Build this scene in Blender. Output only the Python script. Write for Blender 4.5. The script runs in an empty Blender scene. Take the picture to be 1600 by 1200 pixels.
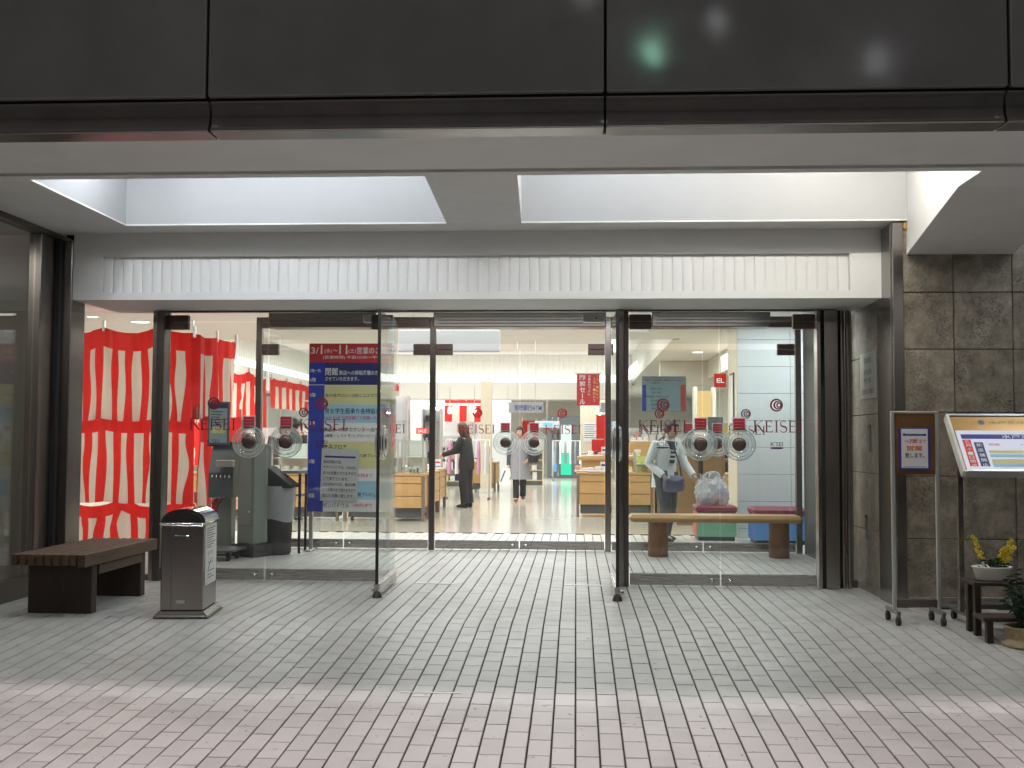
import bpy, bmesh, math, random
from mathutils import Vector, Matrix

RND = random.Random(11)
sc = bpy.context.scene
COL = sc.collection
PI = math.pi

# ------------------------------------------------------------------ camera, world, exposure
cam_d = bpy.data.cameras.new("camera")
cam = bpy.data.objects.new("camera", cam_d)
COL.objects.link(cam)
cam_d.sensor_width = 36.0
cam_d.lens = 38.25
cam_d.clip_start = 0.05
cam_d.clip_end = 300.0
RIGHT = Vector((0.998267, 0.058640, 0.004993))
FWD = Vector((-0.058822, 0.996883, 0.052574))
UP = RIGHT.cross(FWD)
cam.matrix_world = Matrix(((RIGHT.x, UP.x, -FWD.x, 0.0), (RIGHT.y, UP.y, -FWD.y, 0.0),
                           (RIGHT.z, UP.z, -FWD.z, 1.2), (0, 0, 0, 1)))
sc.camera = cam

world = bpy.data.worlds.new("World")
sc.world = world
world.use_nodes = True
wn = world.node_tree.nodes
sky = wn.new("ShaderNodeTexSky")
sky.sky_type = 'NISHITA'
sky.sun_disc = False
sky.sun_elevation = math.radians(-7.0)
sky.sun_rotation = math.radians(200.0)
wn["Background"].inputs[1].default_value = 0.05
world.node_tree.links.new(sky.outputs[0], wn["Background"].inputs[0])

sc.view_settings.view_transform = 'Standard'
sc.view_settings.look = 'None'
sc.view_settings.gamma = 1.0
sc.view_settings.exposure = 0.0
cy = sc.cycles
cy.use_denoising = True
cy.max_bounces = 10
cy.diffuse_bounces = 4
cy.glossy_bounces = 5
cy.transmission_bounces = 6
cy.transparent_max_bounces = 32
cy.sample_clamp_indirect = 5.0
cy.caustics_reflective = False
cy.caustics_refractive = False
cy.blur_glossy = 0.6


def area_light(name, loc, size, size_y, power, color=(1, 1, 1), aim=(0, 0, -1)):
    d = bpy.data.lights.new(name, 'AREA')
    d.shape = 'RECTANGLE'
    d.size = size
    d.size_y = size_y
    d.energy = power
    d.color = color
    o = bpy.data.objects.new(name, d)
    o.location = loc
    o.rotation_euler = Vector(aim).to_track_quat('-Z', 'Y').to_euler()
    COL.objects.link(o)
    return o


# sign lighting high on the shop front, just ahead of the canopy: lights the pavement up to its edge
area_light("front_sign_lamp", (0.0, 5.42, 8.2), 9.0, 0.55, 640, (1.0, 0.86, 0.88), (0, -0.12, -1))
# unseen fill added as light from across the street, well above the viewer
area_light("street_fill", (0.0, -14.0, 7.0), 22.0, 2.6, 300, (1.0, 0.95, 0.92), (0, 1, -0.12))
area_light("street_fill", (0.0, 1.2, 10.0), 18.0, 3.0, 130, (1.0, 0.93, 0.92), (0, 0.05, -1))  # overhead fill added to bounce more light onto the soffit
# store and lobby lighting as ceiling area lamps, some added to lift dark places
for (lx, ly, lz, sx, sy, pw, cl) in (
        (-1.2, 13.5, 2.72, 5.5, 2.4, 125, (0.98, 0.99, 1.0)),
        (-5.2, 14.6, 2.72, 2.4, 2.6, 130, (1.0, 0.95, 0.9)),
        (-2.8, 19.5, 3.42, 6.5, 4.0, 380, (0.98, 0.99, 1.0)),
        (-2.8, 25.0, 3.42, 6.5, 4.0, 190, (0.98, 0.99, 1.0)),
        (2.6, 17.0, 2.68, 1.8, 4.0, 150, (1.0, 0.97, 0.93)),
        (2.9, 13.0, 2.70, 1.6, 0.9, 46, (0.95, 0.98, 1.0)),  # added to brighten the white pillar
        (-2.5, 32.0, 2.56, 8.0, 6.0, 680, (0.98, 0.99, 1.0)),
        (-9.5, 22.0, 2.70, 4.0, 9.0, 350, (1.0, 0.97, 0.93)),  # added to brighten the dim rear side area
        (-5.0, 6.6, 2.75, 0.9, 3.0, 20, (1.0, 0.95, 0.86)),  # added lamp, lightens the grey backdrop behind the side glass
        (-5.0, 10.2, 2.60, 2.0, 1.2, 24, (1.0, 0.95, 0.9)),
        (0.1, 10.7, 2.60, 3.8, 0.9, 52, (0.95, 0.98, 1.0))):
    area_light("store_and_fill_light", (lx, ly, lz), sx, sy, pw, cl)

# ------------------------------------------------------------------ materials
MATS = {}


def _new(name):
    m = bpy.data.materials.new(name)
    m.use_nodes = True
    nt = m.node_tree
    for n in list(nt.nodes):
        if n.type != 'OUTPUT_MATERIAL':
            nt.nodes.remove(n)
    out = [n for n in nt.nodes if n.type == 'OUTPUT_MATERIAL'][0]
    MATS[name] = m
    return m, nt, out


def pm(name, col, rough=0.5, metal=0.0, spec=0.5, noise=(6.0, 0.08), bump=None, rnd=0.0, stretch=None, rough_var=0.0, translucent=0.0, dirt=False):
    """Principled with procedural colour variation; noise=(scale, amount), bump=(scale, strength)."""
    m, nt, out = _new(name)
    L = nt.links
    b = nt.nodes.new("ShaderNodeBsdfPrincipled")
    b.inputs["Roughness"].default_value = rough
    b.inputs["Metallic"].default_value = metal
    b.inputs["Specular IOR Level"].default_value = spec
    tc = nt.nodes.new("ShaderNodeTexCoord")
    vec = tc.outputs["Object"]
    if stretch:
        mp = nt.nodes.new("ShaderNodeMapping")
        mp.inputs["Scale"].default_value = stretch
        L.new(vec, mp.inputs[0])
        vec = mp.outputs[0]
    nz = nt.nodes.new("ShaderNodeTexNoise")
    nz.inputs["Scale"].default_value = noise[0]
    nz.inputs["Detail"].default_value = 5.0
    nz.inputs["Roughness"].default_value = 0.65
    L.new(vec, nz.inputs["Vector"])
    mr = nt.nodes.new("ShaderNodeMapRange")
    mr.inputs["From Min"].default_value = 0.25
    mr.inputs["From Max"].default_value = 0.75
    mr.inputs["To Min"].default_value = 1.0 - noise[1]
    mr.inputs["To Max"].default_value = 1.0 + noise[1]
    L.new(nz.outputs["Fac"], mr.inputs["Value"])
    val = mr.outputs[0]
    if rnd:
        ge = nt.nodes.new("ShaderNodeNewGeometry")
        oi = nt.nodes.new("ShaderNodeObjectInfo")
        ad = nt.nodes.new("ShaderNodeMath")
        ad.operation = 'ADD'
        L.new(ge.outputs["Random Per Island"], ad.inputs[0])
        L.new(oi.outputs["Random"], ad.inputs[1])
        fr = nt.nodes.new("ShaderNodeMath")
        fr.operation = 'FRACT'
        L.new(ad.outputs[0], fr.inputs[0])
        m2 = nt.nodes.new("ShaderNodeMapRange")
        m2.inputs["To Min"].default_value = 1.0 - rnd
        m2.inputs["To Max"].default_value = 1.0 + rnd
        L.new(fr.outputs[0], m2.inputs["Value"])
        mu = nt.nodes.new("ShaderNodeMath")
        mu.operation = 'MULTIPLY'
        L.new(val, mu.inputs[0])
        L.new(m2.outputs[0], mu.inputs[1])
        val = mu.outputs[0]
    if dirt:        # trodden-in grime: broad blotches and small dark spots, fixed to the ground
        gp = nt.nodes.new("ShaderNodeNewGeometry")
        for (scl, lo, hi, a, b_) in ((0.55, .35, .65, .90, 1.06), (3.2, .30, .48, .86, 1.0), (23.0, .24, .28, .55, 1.0)):
            dn = nt.nodes.new("ShaderNodeTexNoise")
            dn.inputs["Scale"].default_value = scl
            dn.inputs["Detail"].default_value = 3.0 if scl < 20 else 1.0
            L.new(gp.outputs["Position"], dn.inputs["Vector"])
            dm = nt.nodes.new("ShaderNodeMapRange")
            dm.inputs["From Min"].default_value = lo
            dm.inputs["From Max"].default_value = hi
            dm.inputs["To Min"].default_value = a
            dm.inputs["To Max"].default_value = b_
            L.new(dn.outputs["Fac"], dm.inputs["Value"])
            d2 = nt.nodes.new("ShaderNodeMath")
            d2.operation = 'MULTIPLY'
            L.new(val, d2.inputs[0])
            L.new(dm.outputs[0], d2.inputs[1])
            val = d2.outputs[0]
    vm = nt.nodes.new("ShaderNodeVectorMath")
    vm.operation = 'SCALE'
    vm.inputs[0].default_value = col[:3]
    L.new(val, vm.inputs["Scale"])
    L.new(vm.outputs[0], b.inputs["Base Color"])
    if rough_var:
        rr = nt.nodes.new("ShaderNodeMapRange")
        rr.inputs["From Min"].default_value = 0.3
        rr.inputs["From Max"].default_value = 0.7
        rr.inputs["To Min"].default_value = max(0.0, rough - rough_var)
        rr.inputs["To Max"].default_value = rough + rough_var
        L.new(nz.outputs["Fac"], rr.inputs["Value"])
        L.new(rr.outputs[0], b.inputs["Roughness"])
    if bump:
        n2 = nt.nodes.new("ShaderNodeTexNoise")
        n2.inputs["Scale"].default_value = bump[0]
        n2.inputs["Detail"].default_value = 4.0
        L.new(vec, n2.inputs["Vector"])
        bp = nt.nodes.new("ShaderNodeBump")
        bp.inputs["Strength"].default_value = bump[1]
        bp.inputs["Distance"].default_value = 0.01
        L.new(n2.outputs["Fac"], bp.inputs["Height"])
        L.new(bp.outputs[0], b.inputs["Normal"])
    sh = b.outputs[0]
    if translucent:
        tl = nt.nodes.new("ShaderNodeBsdfTranslucent")
        L.new(vm.outputs[0], tl.inputs[0])
        mx = nt.nodes.new("ShaderNodeMixShader")
        mx.inputs[0].default_value = translucent
        L.new(sh, mx.inputs[1])
        L.new(tl.outputs[0], mx.inputs[2])
        sh = mx.outputs[0]
    L.new(sh, out.inputs[0])
    return m


def glass(name, tint=(0.93, 0.96, 0.95), ior=1.45, rough=0.0, haze=0.0, haze_col=(0.8, 0.85, 0.85), trans=False):
    m, nt, out = _new(name)
    L = nt.links
    tr = nt.nodes.new("ShaderNodeBsdfTransparent")
    tr.inputs[0].default_value = (*tint, 1)
    gl = nt.nodes.new("ShaderNodeBsdfGlossy")
    gl.inputs["Roughness"].default_value = rough
    fr = nt.nodes.new("ShaderNodeFresnel")
    ge = nt.nodes.new("ShaderNodeNewGeometry")     # same reflectance on the way in and on the way out
    mi_ = nt.nodes.new("ShaderNodeMix")
    mi_.inputs[2].default_value = ior
    mi_.inputs[3].default_value = 1.0 / ior
    L.new(ge.outputs["Backfacing"], mi_.inputs[0])
    L.new(mi_.outputs[0], fr.inputs[0])
    base = tr.outputs[0]
    if haze:
        df = nt.nodes.new("ShaderNodeBsdfTranslucent" if trans else "ShaderNodeBsdfDiffuse")
        df.inputs[0].default_value = (*haze_col, 1)
        m0 = nt.nodes.new("ShaderNodeMixShader")
        m0.inputs[0].default_value = haze
        L.new(base, m0.inputs[1])
        L.new(df.outputs[0], m0.inputs[2])
        base = m0.outputs[0]
    mx = nt.nodes.new("ShaderNodeMixShader")
    L.new(fr.outputs[0], mx.inputs[0])
    L.new(base, mx.inputs[1])
    L.new(gl.outputs[0], mx.inputs[2])
    L.new(mx.outputs[0], out.inputs[0])
    return m


def emit(name, col, strength):
    m, nt, out = _new(name)
    e = nt.nodes.new("ShaderNodeEmission")
    e.inputs[0].default_value = (*col, 1)
    e.inputs[1].default_value = strength
    nt.links.new(e.outputs[0], out.inputs[0])
    return m


def stone_mat(name):
    m, nt, out = _new(name)
    L = nt.links
    b = nt.nodes.new("ShaderNodeBsdfPrincipled")
    b.inputs["Roughness"].default_value = 0.32
    tc = nt.nodes.new("ShaderNodeTexCoord")
    oi = nt.nodes.new("ShaderNodeObjectInfo")
    ad = nt.nodes.new("ShaderNodeVectorMath")
    ad.operation = 'MULTIPLY_ADD'
    L.new(oi.outputs["Random"], ad.inputs[0])
    ad.inputs[1].default_value = (17.0, 9.0, 23.0)
    L.new(tc.outputs["Object"], ad.inputs[2])
    n1 = nt.nodes.new("ShaderNodeTexNoise")
    n1.inputs["Scale"].default_value = 7.0
    n1.inputs["Detail"].default_value = 7.0
    n1.inputs["Roughness"].default_value = 0.7
    n1.inputs["Distortion"].default_value = 0.25
    L.new(ad.outputs[0], n1.inputs["Vector"])
    cr = nt.nodes.new("ShaderNodeValToRGB")
    cr.color_ramp.elements[0].position = 0.33
    cr.color_ramp.elements[0].color = (0.115, 0.095, 0.072, 1)
    cr.color_ramp.elements[1].position = 0.68
    cr.color_ramp.elements[1].color = (0.33, 0.295, 0.235, 1)
    e = cr.color_ramp.elements.new(0.5)
    e.color = (0.21, 0.18, 0.14, 1)
    L.new(n1.outputs["Fac"], cr.inputs[0])
    n2 = nt.nodes.new("ShaderNodeTexNoise")
    n2.inputs["Scale"].default_value = 55.0
    n2.inputs["Detail"].default_value = 6.0
    n2.inputs["Roughness"].default_value = 0.85
    L.new(ad.outputs[0], n2.inputs["Vector"])
    c2 = nt.nodes.new("ShaderNodeValToRGB")
    c2.color_ramp.elements[0].position = 0.42
    c2.color_ramp.elements[0].color = (0.12, 0.12, 0.13, 1)
    c2.color_ramp.elements[1].position = 0.50
    c2.color_ramp.elements[1].color = (1, 1, 1, 1)
    L.new(n2.outputs["Fac"], c2.inputs[0])
    n3 = nt.nodes.new("ShaderNodeTexNoise")
    n3.inputs["Scale"].default_value = 3.0
    n3.inputs["Detail"].default_value = 2.0
    L.new(ad.outputs[0], n3.inputs["Vector"])
    c3 = nt.nodes.new("ShaderNodeValToRGB")
    c3.color_ramp.elements[0].position = 0.42
    c3.color_ramp.elements[0].color = (0.0, 0.0, 0.0, 1)
    c3.color_ramp.elements[1].position = 0.62
    c3.color_ramp.elements[1].color = (0.85, 0.85, 0.85, 1)
    L.new(n3.outputs["Fac"], c3.inputs[0])
    mx = nt.nodes.new("ShaderNodeMix")
    mx.data_type = 'RGBA'
    mx.blend_type = 'MULTIPLY'
    L.new(c3.outputs[0], mx.inputs[0])
    L.new(cr.outputs[0], mx.inputs[6])
    L.new(c2.outputs[0], mx.inputs[7])
    L.new(mx.outputs[2], b.inputs["Base Color"])
    bp = nt.nodes.new("ShaderNodeBump")
    bp.inputs["Strength"].default_value = 0.12
    bp.inputs["Distance"].default_value = 0.004
    L.new(n2.outputs["Fac"], bp.inputs["Height"])
    L.new(bp.outputs[0], b.inputs["Normal"])
    L.new(b.outputs[0], out.inputs[0])
    return m


stone_mat("stone")
pm("tile", (0.50, 0.497, 0.475), 0.42, noise=(9, 0.06), bump=(160, 0.06), rnd=0.07, rough_var=0.10, dirt=True)
pm("tile_in", (0.70, 0.69, 0.66), 0.30, noise=(9, 0.04), rnd=0.04)
pm("grout", (0.034, 0.032, 0.031), 0.9, noise=(30, 0.25))
pm("fascia", (0.18, 0.181, 0.178), 0.085, metal=0.0, noise=(1.3, 0.16), bump=(1.6, 0.02), rnd=0.06, rough_var=0.03)
pm("fascia_mould", (0.15, 0.14, 0.132), 0.34, metal=0.1, noise=(3, 0.15), rough_var=0.06)
pm("dark_gap", (0.012, 0.012, 0.012), 0.8)
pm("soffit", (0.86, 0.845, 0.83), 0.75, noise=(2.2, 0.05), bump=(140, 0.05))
pm("recess_dimmed", (0.43, 0.435, 0.44), 0.6, noise=(2.5, 0.03), bump=(120, 0.04))  # darkened copy of the white paint, holds down the tubes' light on it
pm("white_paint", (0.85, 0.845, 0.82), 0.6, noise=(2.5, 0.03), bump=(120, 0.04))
pm("steel", (0.33, 0.305, 0.285), 0.25, metal=1.0, noise=(3.0, 0.05), stretch=(40, 40, 1.2), rough_var=0.015)
pm("steel_h", (0.47, 0.455, 0.43), 0.27, metal=1.0, noise=(3.0, 0.05), stretch=(1.2, 40, 40), rough_var=0.02)
pm("steel_dark", (0.16, 0.14, 0.125), 0.3, metal=0.9, noise=(4.0, 0.06), stretch=(30, 30, 1.5), rough_var=0.02)
pm("chrome", (0.70, 0.69, 0.68), 0.07, metal=1.0, noise=(5, 0.04))
pm("bronze", (0.14, 0.10, 0.09), 0.35, metal=0.8, noise=(8, 0.12))
glass("pane", (0.935, 0.96, 0.95), haze=0.024, haze_col=(0.72, 0.74, 0.74))  # faint smears plus a painted pale veil in place of bloom
glass("pane_side", (0.85, 0.87, 0.86), ior=1.55)
glass("acrylic", (0.97, 0.98, 0.98), ior=1.5, rough=0.04, haze=0.05, haze_col=(0.95, 0.97, 0.97), trans=True)
glass("rim_highlight", (0.95, 0.97, 0.97), ior=1.6, rough=0.1, haze=0.55, haze_col=(0.95, 0.97, 0.97), trans=True)  # whitish haze painted in as the bright outlines of the clear rings
glass("plastic_film", (0.86, 0.88, 0.90), ior=1.5, rough=0.22, haze=0.42, haze_col=(0.86, 0.88, 0.92))
glass("case_glass", (0.93, 0.97, 0.95), ior=1.4, haze=0.03)
pm("film_red", (0.42, 0.015, 0.03), 0.45, noise=(20, 0.05))
pm("film_dark", (0.05, 0.02, 0.06), 0.45, noise=(20, 0.05))
pm("film_maroon", (0.16, 0.012, 0.03), 0.45, noise=(20, 0.05))
pm("paper", (0.80, 0.80, 0.79), 0.6, noise=(9, 0.03))
pm("paper_grey", (0.52, 0.53, 0.54), 0.6, noise=(9, 0.04))
pm("ink", (0.02, 0.02, 0.025), 0.5)
pm("ink_white", (0.85, 0.85, 0.85), 0.5)
pm("ink_red", (0.70, 0.05, 0.03), 0.5)
pm("ink_magenta", (0.62, 0.03, 0.14), 0.5)
pm("ink_orange", (0.80, 0.16, 0.02), 0.5)
pm("ink_navy", (0.03, 0.035, 0.26), 0.5)
pm("ink_brown", (0.10, 0.07, 0.05), 0.5)
pm("print_red", (0.55, 0.025, 0.04), 0.4, noise=(5, 0.04))
pm("print_navy", (0.018, 0.025, 0.15), 0.4, noise=(5, 0.05))
pm("print_blue", (0.012, 0.04, 0.42), 0.4, noise=(5, 0.04))
pm("print_yellow", (0.68, 0.66, 0.33), 0.45, noise=(5, 0.03))
pm("print_sky", (0.36, 0.60, 0.76), 0.45, noise=(5, 0.03))
pm("curtain_red", (0.78, 0.018, 0.012), 0.7, noise=(5, 0.12), bump=(30, 0.15), translucent=0.35)
pm("curtain_white", (0.74, 0.66, 0.56), 0.75, noise=(5, 0.06), bump=(30, 0.15), translucent=0.35)
pm("bench_wood", (0.085, 0.046, 0.024), 0.55, noise=(5, 0.30), stretch=(12, 1.2, 12), bump=(14, 0.2), rnd=0.14)
pm("bench_dark", (0.035, 0.020, 0.012), 0.6, noise=(5, 0.30), stretch=(9, 9, 1.4), bump=(14, 0.2))
pm("light_wood", (0.55, 0.33, 0.13), 0.42, noise=(4, 0.14), stretch=(1.2, 8, 12), rnd=0.06)
pm("leg_wood", (0.20, 0.14, 0.10), 0.5, noise=(5, 0.15), stretch=(9, 9, 1.4))
pm("oak_bench", (0.46, 0.27, 0.10), 0.4, noise=(4, 0.2), stretch=(1.0, 9, 9))
pm("brown_leg", (0.24, 0.10, 0.035), 0.45, noise=(4, 0.2), stretch=(9, 9, 1.2))
pm("black_paint", (0.018, 0.017, 0.017), 0.4, noise=(9, 0.2))
pm("rubber", (0.02, 0.02, 0.02), 0.7, noise=(9, 0.2))
pm("store_floor", (0.60, 0.57, 0.49), 0.12, noise=(1.4, 0.03))
pm("store_ceiling", (0.79, 0.765, 0.73), 0.8, noise=(1.5, 0.03))
pm("cream", (0.78, 0.765, 0.70), 0.7, noise=(1.5, 0.03))
pm("store_wall", (0.74, 0.71, 0.64), 0.7, noise=(1.5, 0.05))
pm("beige_col", (0.74, 0.66, 0.52), 0.55, noise=(2, 0.03))
pm("lobby_dark", (0.10, 0.105, 0.10), 0.5, noise=(2, 0.1))  # dark grey-green stands in for a reflection in the glass
pm("edge_metal", (0.24, 0.225, 0.22), 0.3, metal=0.85, noise=(2.5, 0.12))
pm("backdrop_grey", (0.29, 0.265, 0.235), 0.7, noise=(1.6, 0.16))
pm("white_tile", (0.74, 0.76, 0.77), 0.25, noise=(2, 0.02), rnd=0.02)
pm("brown_panel", (0.26, 0.15, 0.06), 0.45, noise=(3, 0.15), stretch=(6, 6, 1))
pm("seat_maroon", (0.24, 0.015, 0.05), 0.5, noise=(12, 0.12), bump=(60, 0.15))
pm("box_green", (0.22, 0.47, 0.29), 0.4, noise=(4, 0.05))
pm("box_red", (0.70, 0.12, 0.06), 0.4, noise=(4, 0.05))
pm("box_blue", (0.02, 0.16, 0.62), 0.4, noise=(4, 0.05))
pm("box_sky", (0.12, 0.34, 0.75), 0.4, noise=(4, 0.05))
pm("machine_grey", (0.24, 0.27, 0.245), 0.4, noise=(4, 0.05))
pm("machine_dark", (0.10, 0.11, 0.115), 0.4, noise=(4, 0.10))
pm("machine_blue", (0.11, 0.135, 0.145), 0.4, noise=(4, 0.08))
pm("skin", (0.58, 0.34, 0.24), 0.5, noise=(14, 0.06))
pm("hair", (0.018, 0.013, 0.012), 0.35, noise=(30, 0.4), stretch=(9, 9, 1))
pm("hair_brown", (0.055, 0.026, 0.016), 0.35, noise=(30, 0.4), stretch=(9, 9, 1))
pm("cloth_black", (0.014, 0.013, 0.015), 0.8, noise=(14, 0.3), bump=(40, 0.2))
pm("cloth_grey", (0.25, 0.25, 0.27), 0.85, noise=(14, 0.1), bump=(60, 0.2))
pm("cloth_white", (0.74, 0.75, 0.76), 0.75, noise=(9, 0.05), bump=(25, 0.25))
pm("cloth_charcoal", (0.055, 0.057, 0.062), 0.85, noise=(14, 0.2), bump=(40, 0.2))
pm("cloth_navy", (0.02, 0.02, 0.06), 0.8, noise=(14, 0.2))
pm("cloth_pink", (0.62, 0.30, 0.42), 0.8, noise=(9, 0.1), bump=(30, 0.2))
pm("bag_purple", (0.10, 0.085, 0.17), 0.45, noise=(14, 0.25), bump=(25, 0.3))
pm("shoe_red", (0.20, 0.03, 0.03), 0.4)
pm("eye_dark", (0.015, 0.012, 0.012), 0.2)
pm("lip", (0.42, 0.13, 0.12), 0.4)
pm("leaf", (0.035, 0.075, 0.025), 0.5, noise=(20, 0.3), rnd=0.3)
pm("leaf_dark", (0.022, 0.05, 0.022), 0.5, noise=(20, 0.3), rnd=0.3)
pm("petal", (0.80, 0.62, 0.03), 0.5, noise=(30, 0.1), rnd=0.2)
pm("soil", (0.05, 0.035, 0.025), 0.9, noise=(40, 0.4), bump=(60, 0.5))
pm("pot_white", (0.74, 0.73, 0.68), 0.35, noise=(8, 0.05))
pm("wicker", (0.44, 0.37, 0.22), 0.7, noise=(25, 0.25), bump=(60, 0.4))
pm("stand_brown", (0.20, 0.095, 0.03), 0.3, metal=0.35, noise=(3, 0.15))
pm("gold_brown", (0.46, 0.28, 0.10), 0.28, metal=0.4, noise=(3, 0.12))
pm("alu", (0.62, 0.62, 0.60), 0.35, metal=0.8, noise=(6, 0.05))
pm("board_grey", (0.55, 0.55, 0.56), 0.5, noise=(6, 0.03))
pm("sticker", (0.76, 0.77, 0.78), 0.5, noise=(6, 0.03))
pm("plate", (0.42, 0.44, 0.40), 0.28, metal=0.5, noise=(6, 0.08))
pm("goods_white", (0.80, 0.80, 0.78), 0.5, noise=(12, 0.05))
pm("goods_yellow", (0.78, 0.66, 0.18), 0.5, noise=(12, 0.1))
pm("goods_blue", (0.20, 0.30, 0.55), 0.5, noise=(12, 0.1))
pm("goods_pink", (0.72, 0.36, 0.30), 0.5, noise=(12, 0.1))
pm("orange_can", (0.62, 0.10, 0.03), 0.45)
pm("sign_grey", (0.36, 0.38, 0.40), 0.5, noise=(4, 0.05))
pm("sign_teal", (0.30, 0.42, 0.44), 0.45, noise=(4, 0.05))
pm("street_wall", (0.05, 0.05, 0.052), 0.7, noise=(0.8, 0.3))
emit("tube_cool", (0.90, 0.95, 1.0), 165)
emit("tube_warm", (1.0, 0.95, 0.84), 185)
emit("cove_light", (1.0, 0.98, 0.94), 2.6)
emit("downlight", (1.0, 0.95, 0.88), 9.0)
emit("spot_bulb", (1.0, 0.92, 0.90), 14.0)
emit("lit_sign", (0.84, 0.87, 1.0), 0.75)
emit("green_sign", (0.05, 0.72, 0.42), 1.5)
emit("white_sign", (0.9, 1.0, 0.96), 1.2)
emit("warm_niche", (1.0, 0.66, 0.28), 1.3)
emit("street_green", (0.45, 1.0, 0.72), 48)
emit("street_white", (0.95, 1.0, 1.0), 24)

# ------------------------------------------------------------------ mesh builder
class MB:
    def __init__(self):
        self.v, self.f, self.m, self.s = [], [], [], []

    def add(self, verts, faces, mi=0, smooth=False, M=None):
        o = len(self.v)
        for p in verts:
            p = Vector(p)
            self.v.append(M @ p if M is not None else p)
        for f in faces:
            self.f.append([i + o for i in f])
            self.m.append(mi)
            self.s.append(smooth)
        return self

    def box(self, x0, x1, y0, y1, z0, z1, b=0.0, mi=0, M=None):
        if x0 > x1: x0, x1 = x1, x0
        if y0 > y1: y0, y1 = y1, y0
        if z0 > z1: z0, z1 = z1, z0
        if not b:
            vs = [(x, y, z) for x in (x0, x1) for y in (y0, y1) for z in (z0, z1)]
            fs = [(0, 1, 3, 2), (4, 6, 7, 5), (0, 4, 5, 1), (2, 3, 7, 6), (0, 2, 6, 4), (1, 5, 7, 3)]
            return self.add(vs, fs, mi, False, M)
        b = min(b, (x1 - x0) * .45, (y1 - y0) * .45, (z1 - z0) * .45)
        lo, hi = (x0, y0, z0), (x1, y1, z1)
        vs, idx = [], {}
        for sx in (0, 1):
            for sy in (0, 1):
                for sz in (0, 1):
                    s = (sx, sy, sz)
                    c = [(hi if s[k] else lo)[k] for k in range(3)]
                    for ax in range(3):          # vertex lying on the face with normal ax
                        p = list(c)
                        for k in range(3):
                            if k != ax:
                                p[k] += -b if s[k] else b
                        idx[(s, ax)] = len(vs)
                        vs.append(p)
        fs = []
        for ax in range(3):
            u, w = [k for k in range(3) if k != ax]
            for t in (0, 1):
                q = []
                for (a, c) in ((0, 0), (1, 0), (1, 1), (0, 1)):
                    s = [0, 0, 0]
                    s[ax], s[u], s[w] = t, a, c
                    q.append(idx[(tuple(s), ax)])
                fs.append(q)
        for ax in range(3):                       # edges along ax
            u, w = [k for k in range(3) if k != ax]
            for a in (0, 1):
                for c in (0, 1):
                    s0, s1 = [0, 0, 0], [0, 0, 0]
                    s0[u] = s1[u] = a
                    s0[w] = s1[w] = c
                    s1[ax] = 1
                    s0, s1 = tuple(s0), tuple(s1)
                    fs.append([idx[(s0, u)], idx[(s1, u)], idx[(s1, w)], idx[(s0, w)]])
        for s in [(a, c, d) for a in (0, 1) for c in (0, 1) for d in (0, 1)]:
            fs.append([idx[(s, 0)], idx[(s, 1)], idx[(s, 2)]])
        return self.add(vs, fs, mi, False, M)

    def tube(self, path, radii, n=10, mi=0, flat=1.0, caps=True, smooth=True, M=None, up=None):
        P = [Vector(p) for p in path]
        if not isinstance(radii, (list, tuple)):
            radii = [radii] * len(P)
        vs, fs = [], []
        ref = Vector(up) if up else None
        for i, p in enumerate(P):
            t = (P[min(i + 1, len(P) - 1)] - P[max(i - 1, 0)]).normalized()
            if ref is None:
                ref = Vector((0, 0, 1)) if abs(t.z) < 0.9 else Vector((0, 1, 0))
            a = (ref - t * ref.dot(t))
            if a.length < 1e-6:
                a = t.orthogonal()
            a.normalize()
            ref = a
            c = t.cross(a)
            r = radii[i]
            rx, ry = (r if isinstance(r, (tuple, list)) else (r, r * flat))
            for k in range(n):
                th = 2 * PI * k / n
                vs.append(p + c * (math.cos(th) * rx) + a * (math.sin(th) * ry))
        for i in range(len(P) - 1):
            for k in range(n):
                fs.append((i * n + k, i * n + (k + 1) % n, (i + 1) * n + (k + 1) % n, (i + 1) * n + k))
        self.add(vs, fs, mi, smooth, M)
        if caps:
            self.add(vs[:n], [tuple(reversed(range(n)))], mi, False, M)
            self.add(vs[-n:], [tuple(range(n))], mi, False, M)
        return self

    def cyl(self, p0, p1, r, n=16, mi=0, smooth=True, M=None):
        return self.tube([p0, p1], r, n, mi, smooth=smooth, M=M)

    def lathe(self, prof, n=24, mi=0, M=None, smooth=True, sx=1.0, sy=1.0):
        vs, fs = [], []
        for (r, z) in prof:
            for k in range(n):
                th = 2 * PI * k / n
                vs.append((r * math.cos(th) * sx, r * math.sin(th) * sy, z))
        for i in range(len(prof) - 1):
            for k in range(n):
                fs.append((i * n + k, i * n + (k + 1) % n, (i + 1) * n + (k + 1) % n, (i + 1) * n + k))
        return self.add(vs, fs, mi, smooth, M)

    def ball(self, c, rx, ry=None, rz=None, n=12, m=8, mi=0, M=None):
        ry = rx if ry is None else ry
        rz = rx if rz is None else rz
        prof = [(max(1e-4, math.sin(PI * i / m)), -math.cos(PI * i / m)) for i in range(m + 1)]
        T = Matrix.Translation(Vector(c)) @ Matrix.Diagonal((rx, ry, rz, 1))
        return self.lathe(prof, n, mi, (M @ T) if M is not None else T)

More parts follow.
